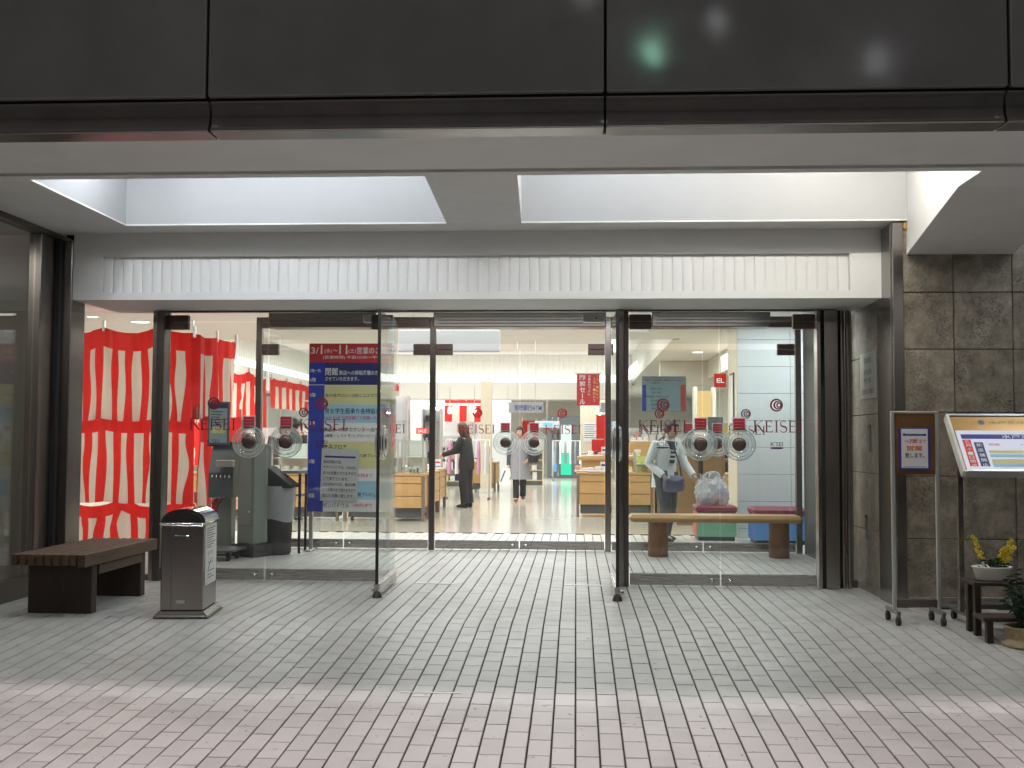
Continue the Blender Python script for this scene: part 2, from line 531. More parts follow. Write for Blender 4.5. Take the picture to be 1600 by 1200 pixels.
    def prism(self, pts, d0, d1, mi=0, M=None, plane='XZ'):
        """Polygon pts in a plane, pushed from d0 to d1 along the third axis."""
        n = len(pts)
        f3 = {'XZ': lambda a, b, d: (a, d, b), 'YZ': lambda a, b, d: (d, a, b), 'XY': lambda a, b, d: (a, b, d)}[plane]
        vs = [f3(a, b, d0) for a, b in pts] + [f3(a, b, d1) for a, b in pts]
        fs = [tuple(range(n)), tuple(reversed(range(n, 2 * n)))]
        fs += [(i, i + n, (i + 1) % n + n, (i + 1) % n) for i in range(n)]
        return self.add(vs, fs, mi, False, M)

    def quad(self, a, b, c, d, mi=0, M=None):
        return self.add([a, b, c, d], [(0, 1, 2, 3)], mi, False, M)

    def mesh(self, name, mats):
        me = bpy.data.meshes.new(name)
        me.from_pydata([tuple(v) for v in self.v], [], self.f)
        for k in (mats if isinstance(mats, (list, tuple)) else [mats]):
            me.materials.append(MATS[k])
        me.polygons.foreach_set("material_index", self.m)
        me.polygons.foreach_set("use_smooth", self.s)
        me.update()
        bm = bmesh.new()
        bm.from_mesh(me)
        bmesh.ops.recalc_face_normals(bm, faces=bm.faces)
        bm.to_mesh(me)
        bm.free()
        return me


ROOT = {}


def thing(name, label, cat, loc=(0, 0, 0), rz=0.0, group=None, kind='thing'):
    o = bpy.data.objects.new(name, None)
    o.empty_display_size = 0.1
    COL.objects.link(o)
    o.location = loc
    o.rotation_euler = (0, 0, rz)
    o["label"] = label
    o["category"] = cat
    o["kind"] = kind
    if group:
        o["group"] = group
    ROOT[o] = (o, (Matrix.Translation(Vector(loc)) @ Matrix.Rotation(rz, 4, 'Z')).inverted())
    return o


def part(parent, name, mb, mats, local=False, label=None, kind=None):
    """Mesh part under a thing or a part; vertices come in world space unless local."""
    root, inv = ROOT[parent]
    if not local:
        mb.v = [inv @ p for p in mb.v]
    o = bpy.data.objects.new(name, mb.mesh(name, mats))
    COL.objects.link(o)
    o.parent = parent
    ROOT[o] = (root, inv)
    if label:
        o["label"] = label
    if kind:
        o["kind"] = kind
    return o


def single(name, label, cat, mb, mats, group=None, kind='thing'):
    o = bpy.data.objects.new(name, mb.mesh(name, mats))
    COL.objects.link(o)
    o["label"] = label
    o["category"] = cat
    o["kind"] = kind
    if group:
        o["group"] = group
    ROOT[o] = (o, Matrix.Identity(4))
    return o


def structure(name, mb, mats):
    o = bpy.data.objects.new(name, mb.mesh(name, mats))
    COL.objects.link(o)
    o["kind"] = 'structure'
    ROOT[o] = (o, Matrix.Identity(4))
    return o


def dup(root, loc, rz=None, label=None):
    def cp(o, par):
        c = o.copy()
        COL.objects.link(c)
        if par is not None:
            c.parent = par
        for ch in [k for k in bpy.data.objects if k.parent == o]:
            cp(ch, c)
        return c
    r = cp(root, None)
    r.location = loc
    if rz is not None:
        r.rotation_euler = (0, 0, rz)
    if label:
        r["label"] = label
    return r


def piece(parent, name, me, loc, label=None):
    """A part that shares a mesh with alike pieces; loc in the root's frame."""
    o = bpy.data.objects.new(name, me)
    COL.objects.link(o)
    o.parent = parent
    o.location = loc
    ROOT[o] = ROOT[parent]
    return o


TEXTS = {}


def text_geo(body, width=None, height=None, bold=0.0):
    """Flat lettering centred on the origin in the XY plane, scaled to a width and/or a height."""
    key = (body, bold)
    if key not in TEXTS:
        cu = bpy.data.curves.new("lettering", 'FONT')
        cu.body = body
        cu.align_x = 'CENTER'
        cu.align_y = 'CENTER'
        cu.resolution_u = 2
        cu.offset = bold * .35
        o = bpy.data.objects.new("lettering", cu)
        COL.objects.link(o)
        dg = bpy.context.evaluated_depsgraph_get()
        me = bpy.data.meshes.new_from_object(o.evaluated_get(dg))
        vs = [v.co.copy() for v in me.vertices]
        fs = [tuple(p.vertices) for p in me.polygons]
        bpy.data.objects.remove(o)
        bpy.data.curves.remove(cu)
        bpy.data.meshes.remove(me)
        TEXTS[key] = (vs, fs)
    vs, fs = TEXTS[key]
    if not vs:
        return [], []
    x0, x1 = min(v.x for v in vs), max(v.x for v in vs)
    y0, y1 = min(v.y for v in vs), max(v.y for v in vs)
    sx = width / max(1e-6, x1 - x0) if width else None
    sy = height / max(1e-6, y1 - y0) if height else None
    sx = sx or sy
    sy = sy or sx
    return [Vector(((v.x - (x0 + x1) / 2) * sx, (v.y - (y0 + y1) / 2) * sy, 0)) for v in vs], fs


def face_m(x, y, z, rz=0.0, tilt=0.0):
    """Matrix that stands lettering (XY) up in XZ facing -Y at a point; rz turns it, tilt leans it back."""
    return Matrix.Translation((x, y, z)) @ Matrix.Rotation(rz, 4, 'Z') @ Matrix.Rotation(PI / 2 - tilt, 4, 'X')


def put_text(mb, body, M, width=None, height=None, mi=0, bold=0.0):
    vs, fs = text_geo(body, width, height, bold)
    mb.add(vs, fs, mi, False, M)


def put_rect(mb, x0, x1, y0, y1, M, mi=0, z=0.0):
    mb.add([(x0, y0, z), (x1, y0, z), (x1, y1, z), (x0, y1, z)], [(0, 1, 2, 3)], mi, False, M)


# store name in thin serif capitals: polygons on a unit-height letter grid
def bar(mb, x0, x1, y0, y1, M, mi):
    put_rect(mb, x0, x1, y0, y1, M, mi)


def serif_word(mb, x0, x1, y0, y1, M, mi=0):
    H = y1 - y0
    t, th = 0.12 * H, 0.064 * H               # stem and hairline
    sf = 0.09 * H
    adv = {'K': 0.86, 'E': 0.70, 'I': 0.36, 'S': 0.66}
    word = "KEISEI"
    tot = sum(adv[c] for c in word)
    k = (x1 - x0) / (tot * H)
    x = x0

    def stem(cx):
        bar(mb, cx - t / 2, cx + t / 2, y0, y1, M, mi)
        for yy in (y0, y1 - th * .7):
            bar(mb, cx - t / 2 - sf, cx + t / 2 + sf, yy, yy + th * .7, M, mi)

    for c in word:
        w = adv[c] * H * k
        L = x + 0.10 * w
        if c == 'I':
            stem(x + w / 2)
        elif c == 'E':
            cx = L + t / 2 + sf * .4
            stem(cx)
            r = x + w * 0.86
            bar(mb, cx, r, y0, y0 + th, M, mi)
            bar(mb, cx, r - .06 * w, y1 - th, y1, M, mi)
            bar(mb, cx, r - .16 * w, (y0 + y1) / 2, (y0 + y1) / 2 + th, M, mi)
            bar(mb, r - th * .7, r, y0, y0 + 3.4 * th, M, mi)
            bar(mb, r - .06 * w - th * .7, r - .06 * w, y1 - 3 * th, y1, M, mi)
        elif c == 'K':
            cx = L + t / 2 + sf * .4
            stem(cx)
            ym = y0 + H * .47
            mb.add([(cx, ym, 0), (cx, ym + th * 1.3, 0), (x + w * .80, y1, 0), (x + w * .73, y1, 0)], [(0, 1, 2, 3)], mi, False, M)
            mb.add([(cx + w * .17, ym + H * .12, 0), (cx + w * .28, ym + H * .19, 0), (x + w * 1.0, y0, 0), (x + w * .84, y0, 0)], [(0, 1, 2, 3)], mi, False, M)
            bar(mb, x + w * .66, x + w * .88, y1 - th * .7, y1, M, mi)
        else:
            cx, rr = x + w * .5, w * .33
            pts = []
            for i in range(13):
                a = math.radians(35 + 235 * i / 12)
                pts.append((cx + rr * math.cos(a), y0 + H * .745 + H * .245 * math.sin(a)))
            for i in range(1, 14):
                a = math.radians(90 - 255 * i / 13)
                pts.append((cx + rr * 1.06 * math.cos(a), y0 + H * .255 + H * .25 * math.sin(a)))
            n = len(pts)
            for i in range(n - 1):
                p, q = Vector((*pts[i], 0)), Vector((*pts[i + 1], 0))
                d = (q - p)
                if d.length < 1e-7:
                    continue
                nn = Vector((-d.y, d.x, 0)).normalized()
                f0 = th * .45 + (t * .62 - th * .45) * math.exp(-((i - n / 2) / 4.5) ** 2)
                f1 = th * .45 + (t * .62 - th * .45) * math.exp(-((i + 1 - n / 2) / 4.5) ** 2)
                mb.add([p - nn * f0, q - nn * f1, q + nn * f1, p + nn * f0], [(0, 1, 2, 3)], mi, False, M)
        x += w


def annulus(mb, cx, cy, r, dx, r2, M, mi=0, n=32):
    """Ring whose hole (radius r2) is set off by dx: thick on one side, thin on the other."""
    vs = [(cx + r * math.cos(2 * PI * k / n), cy + r * math.sin(2 * PI * k / n), 0) for k in range(n)]
    vs += [(cx + dx + r2 * math.cos(2 * PI * k / n), cy + r2 * math.sin(2 * PI * k / n), 0) for k in range(n)]
    fs = [(k, (k + 1) % n, (k + 1) % n + n, k + n) for k in range(n)]
    mb.add(vs, fs, mi, False, M)


def emblem(mb, cx, cy, r, M, mi=0):
    annulus(mb, cx, cy, r, 0.06 * r, 0.77 * r, M, mi)
    annulus(mb, cx + .17 * r, cy, .66 * r, 0.09 * r, 0.47 * r, M, mi)
    annulus(mb, cx + .36 * r, cy, .40 * r, 0.03 * r, 0.20 * r, M, mi)


# ------------------------------------------------------------------ people
def skin_body(verts, edges, radii, root, levels=1):
    me = bpy.data.meshes.new("body")
    me.from_pydata(verts, edges, [])
    o = bpy.data.objects.new("body", me)
    COL.objects.link(o)
    o.modifiers.new("skin", 'SKIN')
    for i, r in enumerate(radii):
        sv = me.skin_vertices[0].data[i]
        sv.radius = (r, r)
        sv.use_root = (i == root)
    s = o.modifiers.new("sub", 'SUBSURF')
    s.levels = levels
    dg = bpy.context.evaluated_depsgraph_get()
    m2 = bpy.data.meshes.new_from_object(o.evaluated_get(dg))
    vs = [v.co.copy() for v in m2.vertices]
    fs = [tuple(p.vertices) for p in m2.polygons]
    bpy.data.objects.remove(o)
    bpy.data.meshes.remove(me)
    bpy.data.meshes.remove(m2)
    return vs, fs


BASE = dict(pelvis=(0, 0, .84), waist=(0, 0, .96), chest=(0, 0.01, 1.13), neck=(0, .015, 1.27), head=(0, -.012, 1.425),
            shL=(-.165, .01, 1.225), elL=(-.205, .03, .975), wrL=(-.205, -.05, .745),
            shR=(.165, .01, 1.225), elR=(.205, .03, .975), wrR=(.205, -.05, .745),
            hipL=(-.085, 0, .80), knL=(-.09, -.015, .44), anL=(-.09, .02, .075), toL=(-.10, -.12, .025),
            hipR=(.085, 0, .80), knR=(.09, -.015, .44), anR=(.09, .02, .075), toR=(.10, -.12, .025))


def person(label, loc, rz, height, J=None, outfit=None, hair='hair', long_hair=False, head_turn=0.0, head_nod=0.0):
    """Figure in its own frame facing -Y; L is the viewer's left when it faces the viewer."""
    P = {k: Vector(v) for k, v in BASE.items()}
    for k, v in (J or {}).items():
        P[k] = Vector(v)
    s = height / 1.545
    for k in P:
        P[k] = P[k] * s
    root = thing("person", label, "person", loc, rz)
    f = outfit
    # --- body: one skinned surface, hands with five fingers
    names = ['pelvis', 'waist', 'chest', 'neck', 'shL', 'elL', 'wrL', 'shR', 'elR', 'wrR', 'hipL', 'knL', 'anL', 'toL', 'hipR', 'knR', 'anR', 'toR']
    rad = dict(pelvis=.12, waist=.10, chest=.115, neck=.046, shL=.05, elL=.036, wrL=.025, shR=.05, elR=.036, wrR=.025,
               hipL=.078, knL=.05, anL=.034, toL=.026, hipR=.078, knR=.05, anR=.034, toR=.026)
    vs = [P[n] for n in names]
    rr = [rad[n] * s for n in names]
    ix = {n: i for i, n in enumerate(names)}
    ed = [(ix[a], ix[b]) for a, b in (('pelvis', 'waist'), ('waist', 'chest'), ('chest', 'neck'), ('chest', 'shL'), ('shL', 'elL'), ('elL', 'wrL'),
                                      ('chest', 'shR'), ('shR', 'elR'), ('elR', 'wrR'), ('pelvis', 'hipL'), ('hipL', 'knL'), ('knL', 'anL'), ('anL', 'toL'),
                                      ('pelvis', 'hipR'), ('hipR', 'knR'), ('knR', 'anR'), ('anR', 'toR'))]
    vs.append(P['neck'] + (P['head'] - P['neck']) * .6)
    rr.append(.044 * s)
    ed.append((ix['neck'], len(vs) - 1))
    for side in 'LR':
        wr, el = P['wr' + side], P['el' + side]
        d = (wr - el).normalized()
        inw = Vector((1 if side == 'L' else -1, 0, 0))
        wide = d.cross(inw)
        if wide.length < .2:
            wide = d.cross(Vector((0, 1, 0)))
        wide.normalize()
        palm = d.cross(wide).normalized()
        if palm.dot(inw) < 0:
            palm = -palm
        pi = len(vs)
        vs.append(wr + d * .055 * s)
        rr.append(.028 * s)
        ed.append((ix['wr' + side], pi))
        for k, ln in enumerate((.072, .08, .076, .06)):
            o = wide * ((k - 1.5) * .019 * s)
            a = wr + d * .085 * s + o
            b = a + (d * .75 + palm * .45).normalized() * ln * .55 * s
            c = b + (d * .45 + palm * .8).normalized() * ln * .45 * s
            i0 = len(vs)
            vs += [a, b, c]
            rr += [.0095 * s, .0085 * s, .007 * s]
            ed += [(pi, i0), (i0, i0 + 1), (i0 + 1, i0 + 2)]
        a = wr + d * .045 * s - wide * .03 * s
        i0 = len(vs)
        vs += [a, a + (d * .7 - wide * .4 + palm * .4).normalized() * .045 * s]
        rr += [.011 * s, .008 * s]
        ed += [(pi, i0), (i0, i0 + 1)]
    mb = MB()
    bv, bf = skin_body(vs, ed, rr, 0)
    mb.add(bv, bf, 0, True)
    # --- head
    HM = Matrix.Translation(P['head']) @ Matrix.Rotation(head_turn, 4, 'Z') @ Matrix.Rotation(head_nod, 4, 'X') @ Matrix.Scale(s, 4)
    hv, hf = [], []
    n, m = 18, 14
    for i in range(m + 1):
        ph = PI * i / m
        for k in range(n):
            th = 2 * PI * k / n
            x, y, z = math.sin(ph) * math.cos(th), math.sin(ph) * math.sin(th), math.cos(ph)
            low = max(0.0, -z)
            w = .073 * (1 - .38 * low)
            yy = y * (.092 if y > 0 else .088)
            if y > 0:
                yy *= 1 - .35 * low
            else:
                yy -= .012 * low
            hv.append((x * w, yy, z * (.105 if z > 0 else .112)))
    for i in range(m):
        for k in range(n):
            hf.append((i * n + k, i * n + (k + 1) % n, (i + 1) * n + (k + 1) % n, (i + 1) * n + k))
    mb.add(hv, hf, 0, True, HM)
    mb.tube([(0, -.084, .018), (0, -.098, -.012), (0, -.106, -.03), (0, -.088, -.04)], [.007, .010, .014, .008], 8, 0, M=HM)
    for sx in (-1, 1):
        mb.ball((sx * .073, .008, -.01), .010, .020, .030, 8, 6, 0, HM)
        mb.ball((sx * .033, -.072, -.035), .022, .014, .020, 8, 6, 0, HM)
    part(root, "body", mb, "skin", local=True)
    e = MB()
    for sx in (-1, 1):
        e.ball((sx * .028, -.082, .008), .011, .008, .007, 8, 6, 0, HM)
        e.tube([(sx * .014, -.089, .026), (sx * .03, -.087, .030), (sx * .045, -.077, .026)], .0035, 6, 0, M=HM)
    part(root, "eye", e, "eye_dark", local=True)
    e = MB()
    e.ball((0, -.085, -.062), .022, .010, .007, 10, 6, 0, HM)
    part(root, "mouth", e, "lip", local=True)
    # --- hair
    hb = MB()
    hv, hf = [], []
    for i in range(m + 1):
        ph = PI * i / m
        for k in range(n):
            th = 2 * PI * k / n
            x, y, z = math.sin(ph) * math.cos(th), math.sin(ph) * math.sin(th), math.cos(ph)
            lim = -.55 if y > .15 else (-.30 if y > -.35 else .38)
            zc = max(z, lim)
            g = 1.0 if z >= lim else .86
            wob = 1 + .035 * math.sin(7 * th + 3 * ph) + .02 * math.sin(13 * th)
            hv.append((x * .086 * g * wob, y * .106 * g * wob + .006, zc * .122 * wob))
    for i in range(m):
        for k in range(n):
            hf.append((i * n + k, i * n + (k + 1) % n, (i + 1) * n + (k + 1) % n, (i + 1) * n + k))
    hb.add(hv, hf, 0, True, HM)
    if long_hair:
        hb.tube([(0, .035, .05), (0, .062, -.06), (0, .075, -.16), (0, .075, -.25), (0, .07, -.30)],
                [(.082, .06), (.088, .058), (.086, .045), (.075, .034), (.05, .02)], 14, 0, M=HM, up=(0, 1, 0))
        for sx in (-1, 1):
            hb.tube([(sx * .066, -.01, .02), (sx * .078, .0, -.08), (sx * .072, .01, -.19)], [(.018, .04), (.02, .04), (.010, .025)], 8, 0, M=HM, up=(0, 1, 0))
    part(root, "hair", hb, hair, local=True)
    # --- trousers
    t = MB()
    for side in 'LR':
        hp, kn, an = P['hip' + side], P['kn' + side], P['an' + side]
        fl = f.get('flare', 1.0)
        t.tube([hp + Vector((0, 0, .05)) * s, hp.lerp(kn, .35), kn, kn.lerp(an, .55), an + (an - kn).normalized() * .0 * s],
               [.098 * s, .090 * s, .070 * s * fl, .064 * s * fl, .066 * s * fl], 14)
    t.tube([P['hipL'].lerp(P['hipR'], .5) - Vector((0, 0, .05)) * s, P['pelvis'], P['waist']], [(.155 * s, .115 * s), (.165 * s, .12 * s), (.14 * s, .105 * s)], 16, up=(0, 1, 0))
    part(root, "trousers", t, f['legs'], local=True)
    for side in 'LR':
        an, to = P['an' + side], P['to' + side]
        d = (to - an)
        d.z = 0
        d.normalize()
        sh = MB()
        g = Vector((0, 0, an.z - .075 * s))
        b = Vector((an.x, an.y, 0)) + g
        sh.tube([b - d * .055 * s + Vector((0, 0, .035 * s)), b - d * .035 * s + Vector((0, 0, .042 * s)), b + d * .04 * s + Vector((0, 0, .040 * s)),
                 b + d * .12 * s + Vector((0, 0, .028 * s)), b + d * .165 * s + Vector((0, 0, .022 * s))],
                [(.026 * s, .028 * s), (.034 * s, .042 * s), (.038 * s, .038 * s), (.042 * s, .027 * s), (.018 * s, .014 * s)], 10, up=(0, 0, 1))
        part(root, "shoe", sh, f['shoes'], local=True)
    # --- upper garment: rings along the spine, sleeves
    c = MB()
    hem = f.get('hem', .70) * s
    pe, wa, ch, ne = P['pelvis'], P['waist'], P['chest'], P['neck']
    fat = f.get('fat', 1.0)
    sway = f.get('sway', (0, 0))
    low = Vector((pe.x + sway[0] * s, pe.y + sway[1] * s, hem))
    rings = [(low, f.get('hem_r', (.20, .15))), (low.lerp(Vector((pe.x, pe.y, pe.z)), .55), (.19, .14)), (Vector((pe.x, pe.y, pe.z + .02 * s)), (.182, .134)), (wa, (.165, .122)),
             (wa.lerp(ch, .6), (.176, .126)), (ch, (.186, .126)), (ch.lerp(ne, .55), (.180, .105)), (ch.lerp(ne, .80), (.125, .082)), (ne + Vector((0, 0, .0)), (.066, .062)), (ne + Vector((0, .004, .028)) * s, (.060, .058))]
    c.tube([r[0] for r in rings], [(r[1][0] * s * fat, r[1][1] * s * fat) for r in rings], 20, 0, up=(0, 1, 0), caps=False)
    part(root, f.get('top_name', 'jacket'), c, f['top'], local=True)
    for side in 'LR':
        a, el, wr = P['sh' + side], P['el' + side], P['wr' + side]
        sl = MB()
        inner = a.lerp(ch, .25)
        sl.tube([inner, a, a.lerp(el, .5), el, el.lerp(wr, .5), wr - (wr - el).normalized() * .01 * s],
                [.060 * s, .068 * s, .062 * s, .054 * s, .048 * s, .046 * s], 12)
        part(root, "sleeve", sl, f.get('sleeve', f['top']), local=True)
    if f.get('shirt'):
        b = MB()
        for q in f['shirt_bands']:
            z0, z1, mi = q
            b.tube([wa.lerp(ne, z0) + Vector((0, -.036, 0)) * s, wa.lerp(ne, z1) + Vector((0, -.036, 0)) * s], [(.070 * s, .098 * s)] * 2, 12, mi, up=(0, 1, 0))
        part(root, "shirt", b, f['shirt'], local=True)
    return root, P, s

# ================================================================== GROUND
YC, SLOPE = 7.2, 0.0588
TW, TL, JW = 0.105, 0.205, 0.006


def gz(y):
    return SLOPE * (y - YC) if y < YC else 0.0


g = MB()
g.quad((-40, -30, -.008 + SLOPE * (2.0 - YC)), (40, -30, -.008 + SLOPE * (2.0 - YC)), (40, 2.0, -.008 + SLOPE * (2.0 - YC)), (-40, 2.0, -.008 + SLOPE * (2.0 - YC)))
g.quad((-40, 2.0, -.008 + SLOPE * (2.0 - YC)), (40, 2.0, -.008 + SLOPE * (2.0 - YC)), (40, YC, -.008), (-40, YC, -.008))
g.quad((-40, YC, -.008), (40, YC, -.008), (40, 14.3, -.008), (-40, 14.3, -.008))
ground = structure("pavement", g, "grout")


def tile_geo(w, l, h=0.010, c=0.0022):
    x, y = w / 2 - .0041, l / 2 - .0034      # long joints wider than the butt joints
    vs = [(-x, -y, -h), (x, -y, -h), (x, y, -h), (-x, y, -h), (-x, -y, -c), (x, -y, -c), (x, y, -c), (-x, y, -c),
          (-x + c, -y + c, 0), (x - c, -y + c, 0), (x - c, y - c, 0), (-x + c, y - c, 0)]
    fs = [(0, 1, 5, 4), (1, 2, 6, 5), (2, 3, 7, 6), (3, 0, 4, 7), (4, 5, 9, 8), (5, 6, 10, 9), (6, 7, 11, 10), (7, 4, 8, 11), (8, 9, 10, 11)]
    return vs, fs


TV, TF = tile_geo(TW, TL)
tm = MB()
tm.add(TV, TF)
tile_me = tm.mesh("paving_tile", "tile")
tiles = []
for ci in range(-110, 95):
    xc = (ci + .5) * TW
    off = 0.0 if ci % 2 == 0 else TL / 2
    for rj in range(-1, 42):
        yc = 3.815 + off + rj * TL
        if yc > 12.1 or (yc > 8.2 and (xc > 2.6 or xc < -6.6)) or abs(xc + .06 * yc) > .78 * yc + 1.2:
            continue
        tiles.append((xc, yc))
near = sorted([t for t in tiles if t[1] > 4.45 and abs(t[0] + .0588 * t[1]) < .47 * t[1]], key=lambda t: t[1])[:300]
nearset = set(near)
rest = MB()
SL = math.atan(SLOPE)
for (x, y) in tiles:
    tilt = SL if y < YC else 0.0
    jz = RND.uniform(-.0006, .0006)
    if (x, y) in nearset:
        o = piece(ground, "paving_tile", tile_me, (x, y, gz(y) + jz))
        o.rotation_euler = (tilt + RND.uniform(-.003, .003), RND.uniform(-.003, .003), RND.uniform(-.004, .004))
    else:
        M = Matrix.Translation((x, y, gz(y) + jz)) @ Matrix.Rotation(tilt + RND.uniform(-.003, .003), 4, 'X') @ Matrix.Rotation(RND.uniform(-.003, .003), 4, 'Y') @ Matrix.Rotation(RND.uniform(-.004, .004), 4, 'Z')
        rest.add(TV, TF, 0, False, M)
part(ground, "paving_tile", rest, "tile", kind="stuff")
inn = MB()
for ci in range(-80, 52):
    xc = (ci + .5) * TW
    for rj in range(11):
        yc = 12.1 + (0 if ci % 2 else TL / 2) + rj * TL
        if yc < 14.25:
            inn.add(TV, TF, 0, False, Matrix.Translation((xc, yc, RND.uniform(-.0004, .0004))))
part(ground, "threshold_tile", inn, "tile_in", kind="stuff")
# door guide plates let into the pavement
for (x0, x1, y0) in ((-1.36, -.98, 9.16), (-.10, .28, 9.16)):
    p = MB().box(x0, x1, y0, y0 + .05, -.004, .004, .001)
    part(ground, "guide_plate", p, "alu")
# patched mark on the paving
p = MB().box(-.90, -.60, 5.62, 5.645, gz(5.63) - .003, gz(5.63) + .002)
part(ground, "tape_mark", p, "plate")

f = MB().quad((-16, 14.3, 0), (9, 14.3, 0), (9, 42, 0), (-16, 42, 0))
structure("store_floor", f, "store_floor")

# ================================================================== CANOPY
ZC = 2.85
can = thing("canopy", "dark panelled canopy over the shop entrance with white recessed soffit", "canopy", (0, 5.6, ZC))
seams = [-8.1, -6.03, -4.0, -1.955, .148, 2.19, 4.24, 6.3]
for i in range(len(seams) - 1):
    a, b = seams[i] + .007, seams[i + 1] - .007
    for (z0, z1) in ((3.012, 4.9), (4.915, 7.2)):
        part(can, "fascia_panel", MB().box(a, b, 5.56, 5.60, z0, z1, .006), "fascia")
    mo = MB()
    prof = [(5.605, 3.0), (5.605, 2.992), (5.628, 2.980), (5.638, 2.93), (5.628, 2.88), (5.615, 2.862), (5.612, 2.85), (5.70, 2.85), (5.70, 3.0)]
    mo.prism(prof, a, b, 0, None, 'YZ')
    part(can, "moulding", mo, "fascia_mould")
    part(can, "edge_strip", MB().box(a, b, 5.615, 5.775, 2.838, 2.8495, .002), "edge_metal")
part(can, "fascia_backing", MB().box(-8.3, 6.5, 5.72, 5.80, 2.86, 7.2), "dark_gap")
so = MB()
so.box(-7, 6.5, 5.78, 6.50, ZC, ZC + .10)
so.box(-7, 6.5, 6.53, 6.62, ZC - .012, ZC + .012)
so.box(-7, 6.5, 6.50, 6.53, ZC + .03, ZC + .10)
so.box(-7, -3.48, 6.62, 8.15, ZC, ZC + .012)
so.box(-7, 2.45, 8.15, 8.52, ZC, ZC + .012)
part(can, "soffit", so, "soffit")
bm_ = MB()
bm_.prism([(-.945, 6.62), (-.365, 6.62), (-.415, 8.15), (-.985, 8.15)], ZC + .001, ZC + .95, 0, None, 'XY')
part(can, "cross_beam", bm_, "soffit")
sl = MB()
sl.prism([(6.62, ZC + .001), (7.08, ZC + .001), (8.195, 2.60), (8.195, 3.8), (6.62, 3.8)], 2.452, 3.22, 0, None, 'YZ')
part(can, "sloping_beam", sl, "soffit")
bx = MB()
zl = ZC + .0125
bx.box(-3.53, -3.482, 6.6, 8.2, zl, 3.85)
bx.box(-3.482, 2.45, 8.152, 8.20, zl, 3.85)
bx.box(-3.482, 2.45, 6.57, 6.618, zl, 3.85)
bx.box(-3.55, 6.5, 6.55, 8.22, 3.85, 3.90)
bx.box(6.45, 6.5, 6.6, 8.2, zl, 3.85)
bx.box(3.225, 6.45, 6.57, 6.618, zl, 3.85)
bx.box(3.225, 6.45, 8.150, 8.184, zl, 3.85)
part(can, "recess_lining", bx, "recess_dimmed")
k = 0
for (x0, x1, mt, lab) in ((-3.05, -1.95, "tube_cool", "cool white tube lamp in the ceiling recess above the waste bin"),
                          (-2.1, -1.02, "tube_cool", "cool white tube lamp in the ceiling recess beside the cross beam"),
                          (-.28, .95, "tube_cool", "cool white tube lamp in the recess over the entrance opening"),
                          (1.25, 2.38, "tube_warm", "warm white tube lamp in the recess nearest the stone wall"),
                          (3.6, 4.8, "tube_cool", "cool white tube lamp in the recess over the sign stands")):
    t = thing("tube_lamp", lab, "lamp", ((x0 + x1) / 2, 6.93, 3.62), group="tube lamps hidden in the canopy recesses")
    part(t, "tube", MB().cyl((x0, 6.93, 3.62), (x1, 6.93, 3.62), .014, 10), mt)
    h = MB().box(x0 - .03, x1 + .03, 6.89, 6.97, 3.66, 3.72, .004)
    h.box(x0 - .02, x0, 6.91, 6.95, 3.59, 3.66).box(x1, x1 + .02, 6.91, 6.95, 3.59, 3.66)
    part(t, "lamp_holder", h, "white_paint")

for (xx, mt, lab) in ((-3.24, "tube_cool", "short cool tube lamp at the recess end nearest the glass shop wall"), (2.24, "tube_warm", "short warm tube lamp at the recess end nearest the stone wall")):
    t = thing("tube_lamp", lab, "lamp", (xx, 7.2, 3.40), group="tube lamps hidden in the canopy recesses")
    part(t, "tube", MB().cyl((xx, 6.85, 3.40), (xx, 7.55, 3.40), .012, 10), mt)
    part(t, "lamp_holder", MB().box(xx - .03, xx + .03, 6.82, 7.58, 3.43, 3.48, .004), "white_paint")

# ================================================================== LINTEL with fluted panel
lin = thing("lintel", "white lintel with a fluted band spanning above the glass doors", "lintel", (-.8, 8.5, 2.31))
lm = MB()
X0, X1, YF, ZB = -4.03, 2.36, 8.45, 2.312
lm.box(X0, X1, YF + .04, 9.35, ZB + .001, ZC - .001)          # core
lm.box(X0, -3.80, YF, YF + .04, ZB, ZC)
lm.box(2.10, X1, YF, YF + .04, ZB, ZC)
lm.box(-3.80, 2.10, YF, YF + .04, 2.662, ZC)
lm.box(-3.80, 2.10, YF, YF + .04, ZB, 2.372)
part(lin, "wall_face", lm, "white_paint")
nr = 74
pitch = 5.90 / nr
rb = MB()
pr = []
for i in range(9):
    a = PI * i / 8
    pr.append((-math.cos(a) * pitch * .5, -math.sin(a) * .0085))
pr = [(x, y) for x, y in pr]
vs, fs = [], []
for (x, y) in pr:
    vs += [(x, y, 2.3721), (x, y, 2.6619)]
fs = [(2 * i, 2 * i + 2, 2 * i + 3, 2 * i + 1) for i in range(len(pr) - 1)]
fs += [tuple(range(0, 2 * len(pr), 2)), tuple(range(1, 2 * len(pr), 2))[::-1]]
rb.add(vs, fs, 0, False)
rib_me = rb.mesh("rib", "white_paint")
for i in range(nr):
    piece(lin, "rib", rib_me, (-3.80 + (i + .5) * pitch + .8, YF + .038 - 8.5, -2.31))

